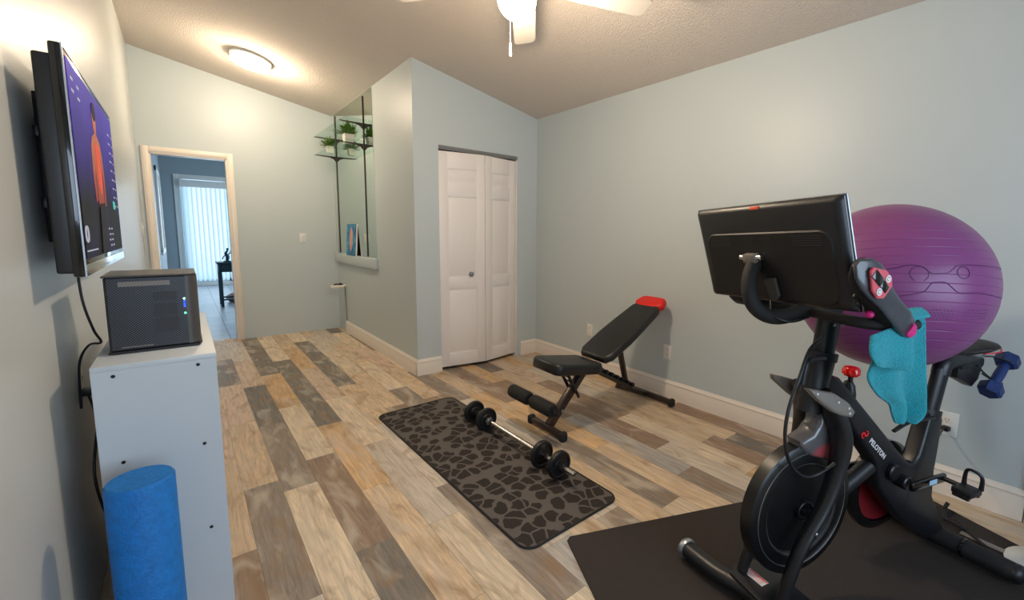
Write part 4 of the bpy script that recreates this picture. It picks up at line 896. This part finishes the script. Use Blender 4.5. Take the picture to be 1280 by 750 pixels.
for L_ in (up_, lo_): q.tube([binv @ (Vector(p).normalized()*.3252) for p in smooth_path(L_, 4)], .0013, 6)
for c_, r_, a1 in (((-.869, -.439, .23), .026, 300), ((-.619, -.743, .253), .02, 360)):
    c_ = Vector(c_).normalized(); e1 = c_.cross(Vector((0, 0, 1))).normalized(); e2_ = e1.cross(c_)
    q.tube([binv @ ((c_*.325+(e1*math.cos(R(a))+e2_*math.sin(R(a)))*r_).normalized()*.3252) for a in range(-60, a1-60+1, 20)], .0013, 6)
q.build('embossed_emblem', 'ball_line', ball)
for az0 in (-2.63, -2.22):
    q = MB()
    for r_ in range(4):
        for k in range(9):
            az = az0+k*.034+(r_ % 2)*.017; z = -.13-.032*r_
            q.sphere(binv @ (Vector((math.cos(az)*math.sqrt(1-z*z), math.sin(az)*math.sqrt(1-z*z), z))*.3245), .0022, 6)
    q.build('embossed_dots', 'ball_line', ball)
q = MB()
for k in range(46):
    az = -3.5+k*.05; z = .80
    for dzz in (0, .035):
        zz = z+dzz; q.sphere(Vector((math.cos(az+dzz)*math.sqrt(1-zz*zz), math.sin(az+dzz)*math.sqrt(1-zz*zz), zz))*.3245, .002, 6)
q.build('embossed_dots', 'ball_line', ball)

def shoe(name, label, toe, heel, zup, k=1.0):
    toe = Vector(toe); heel = Vector(heel); m_ = frame(heel, toe-heel, zup); L = (toe-heel).length
    t = thing(name, label, 'shoe', (0, 0, 0), 0, 'cycling shoes hung on the bike handlebar'); t.matrix_world = m_
    secs = [(0, .012, .02, .05), (.06, .028, 0, .075), (.18, .033, 0, .085), (.35, .031, .006, .08), (.5, .033, .006, .066), (.68, .044, 0, .05), (.82, .044, 0, .04), (.93, .034, .002, .03), (1, .01, .008, .02)]
    def ring(x, w_, z0, z1, off):
        n = 20; out = []
        for a in range(n):
            c_ = math.cos(2*PI*a/n); s_ = math.sin(2*PI*a/n); out.append(Vector((x*L, w_*(abs(c_)**.7)*(1 if c_ > 0 else -1)+off, (z0+z1)/2+(z1-z0)/2*(abs(s_)**.6)*(1 if s_ > 0 else -1))))
        return out
    q = MB(); q.loft([ring(x, w_*.96, z0+.008, z1, .006*math.sin(x*PI)) for x, w_, z0, z1 in secs]); q.build('upper', 'fabric', t, sharp=60)
    q = MB(); q.loft([ring(x, w_, z0-.004, z0+.010, .006*math.sin(x*PI)) for x, w_, z0, z1 in secs]); q.build('sole', 'sole', t, sharp=60)
    q = MB(); q.loft([ring(x, w_, -.008, .004, 0) for x, w_ in ((-.005, .01), (.02, .02), (.06, .021), (.08, .014))]); q.build('heel_pad', 'magenta', t)
    q = MB(); q.prism([(.60*L, -.02), (.66*L, -.034), (.76*L, -.032), (.90*L, -.004), (.90*L, .01), (.76*L, .034), (.66*L, .034), (.60*L, .02)], .008, Matrix.Translation((0, .004, -.009)), .002, 1); cl = q.build('cleat', 'pink', t)
    q = MB(); q.box((.80*L, .004, -.0135), (.04, .024, .003), .001); q.box((.68*L, .004, -.0135), (.03, .02, .003), .001); q.build('cleat_slot', 'gloss', cl)
    for s in (-1, 1):
        q = MB(); q.tube([(.70*L+.008*math.cos(a*PI/8), .004+s*.021+.008*math.sin(a*PI/8), -.0145) for a in range(16)], .0022, 6, close=True); q.lathe([(0, -.016), (.004, -.016), (.004, -.013), (0, -.013)], Matrix.Translation((.70*L, .004+s*.021, 0)), 10); q.build('cleat_screw', 'ink', cl)
    q = MB()
    for x in (.5, .62): q.box((x*L, 0, .066-.1*(x-.45)), (.022, .072, .008), .003)
    q.build('strap', 'black', t)
    if k: q = MB(); q.sphere((.4*L, -.036, .04), .011, 12); q.build('dial', 'magenta', t)
    return t
# screen-side shoe: sole towards the camera
camd = (Vector((0, 0, H))-BW(.08, -.26, 1.12)).normalized()
shoe('cycling_shoe', 'black cycling shoe beside the bike screen, its sole and pink cleat facing out', BW(-.055, -.265, 1.205), BW(.18, -.265, 1.012), -(camd+Vector((0, 0, .32))+SD*.3))
shoe('cycling_shoe', 'black cycling shoe lying on the handlebar under the bike screen, mostly hidden by it', BW(.115, .325, 1.05), BW(.14, .10, 1.06), camd+Vector((0, 0, .5)), 0)

# towel
q = MB()
def lerp_tab(tab, z):
    for (z0, a0), (z1, a1) in zip(tab, tab[1:]):
        if z >= z1: return a0+(a1-a0)*(z0-z)/(z0-z1)
    return tab[-1][1]
LT = [(1.06, .17), (.99, .13), (.88, .10), (.855, .118), (.813, .165), (.781, .225), (.741, .245), (.715, .262)]
RT = [(1.06, .29), (1.03, .315), (.92, .335), (.75, .36), (.725, .345), (.715, .31)]
def longp(u_, v_):
    z = 1.055-(1.055-.715)*v_; a = lerp_tab(LT, z); b_ = lerp_tab(RT, z); s_ = a+(b_-a)*u_
    y = -.215+.016*math.sin(u_*9+v_*2)*(.4+.6*v_)+.02*math.sin(u_*3.1)*v_-.01*(1-v_)
    return Vector((s_, y, z))
q.grid(longp, 22, 30)
def shortp(u_, v_):
    z0 = 1.04-.03*(1-u_); zb = .90+.035*(1-u_)**3+.01*math.sin(u_*3)
    z = z0+(zb-z0)*v_; s_ = .045+(.185-.045)*u_-.035*math.sin(v_*PI*.9)*(1-u_)+.01*v_
    y = -.243-.018*math.sin(v_*PI*.8)-.01*math.sin(u_*7+1)*v_
    return Vector((s_, y, z))
q.grid(shortp, 16, 20)
def back(u_, v_):   # fold going over the bar
    return Vector((.125+.175*u_, -.243+.06*v_, 1.035+.022*math.sin(v_*PI)+.01*u_-.0))
q.grid(back, 14, 8)
def hem(u_, v_):
    p = shortp(u_, 1.0); return p+Vector((0, -.004, -.004+.018*v_)) 
tw = q.build('bath_towel', 'teal', solid=.009, sharp=80); tw.location = P0+Vector((0, 0, .0065)); tw.rotation_euler = (0, 0, BR)
tag(tw, 'teal terry towel draped over the bike handlebar below the shoe', 'towel')
md = tw.modifiers.new('smooth', 'SUBSURF'); md.levels = 1; md.render_levels = 1

# blue dumbbell hanging in the rack
dbl = thing('dumbbell', 'small dark blue hexagonal dumbbell held in the rack behind the bike saddle', 'dumbbell', BW(1.232, -.045, .772))
dvec = BW(1.232, -.045, .772)-BW(1.112, -.055, .668); dvec.normalize(); L0 = .158
dm = frame((0, 0, 0), dvec, (0, 0, 1)) @ Matrix.Rotation(R(90), 4, 'Y')
q = MB(); q.lathe([(.016, -L0), (.0175, -L0*.75), (.0185, -L0*.5), (.0175, -L0*.25), (.016, 0)], dm, 20); q.build('handle', 'blue_vinyl', dbl)
for z in (0, -L0):
    q = MB(); q.lathe([(0, z-.025), (.032, z-.025), (.040, z-.016), (.040, z+.016), (.032, z+.025), (0, z+.025)], dm, 6, (1, 1)); 
    q.build('hex_head', 'blue_vinyl', dbl, sharp=30)
# strap with buckle behind the rear foot, pale strip
st = thing('strap', 'black looped strap lying on the rubber mat behind the bike foot', 'strap', (2.56, .24, .0065))
q = MB(); q.tube([(.1, -.02, .006), (.05, .01, .03), (.0, .0, .008), (-.05, -.02, .03), (-.03, -.07, .012), (.0, -.04, .02), (-.05, -.09, .01), (-.1, -.14, .006)], .008, 8, sm=6, sx=.5, sy=1.3); q.build('webbing', 'rubber', st)
q = MB(); q.tube([(.05, .01, .03), (.06, .0, .06)], .008, 8); q.build('buckle', 'black', st)
q = MB(); q.box((0, 0, .005), (.03, .17, .004), .001, rot=(0, 0, R(-8))); o = q.build('label_strip', 'cage'); o.location = (2.485, .095, .0065); tag(o, 'flat pale grey strip lying beside the bike rear foot bar', 'strip')
# white pedestal at the right edge
q = MB(); q.lathe([(.0, 0), (.15, 0), (.152, .006), (.12, .02), (.06, .05), (.032, .1), (.024, .18), (.022, .9), (0, .9)], n=48)
o = q.build('pedestal_base', 'white'); o.location = (2.47, -.105, .0065); tag(o, 'white flared pedestal at the right frame edge behind the bike foot', 'stand')
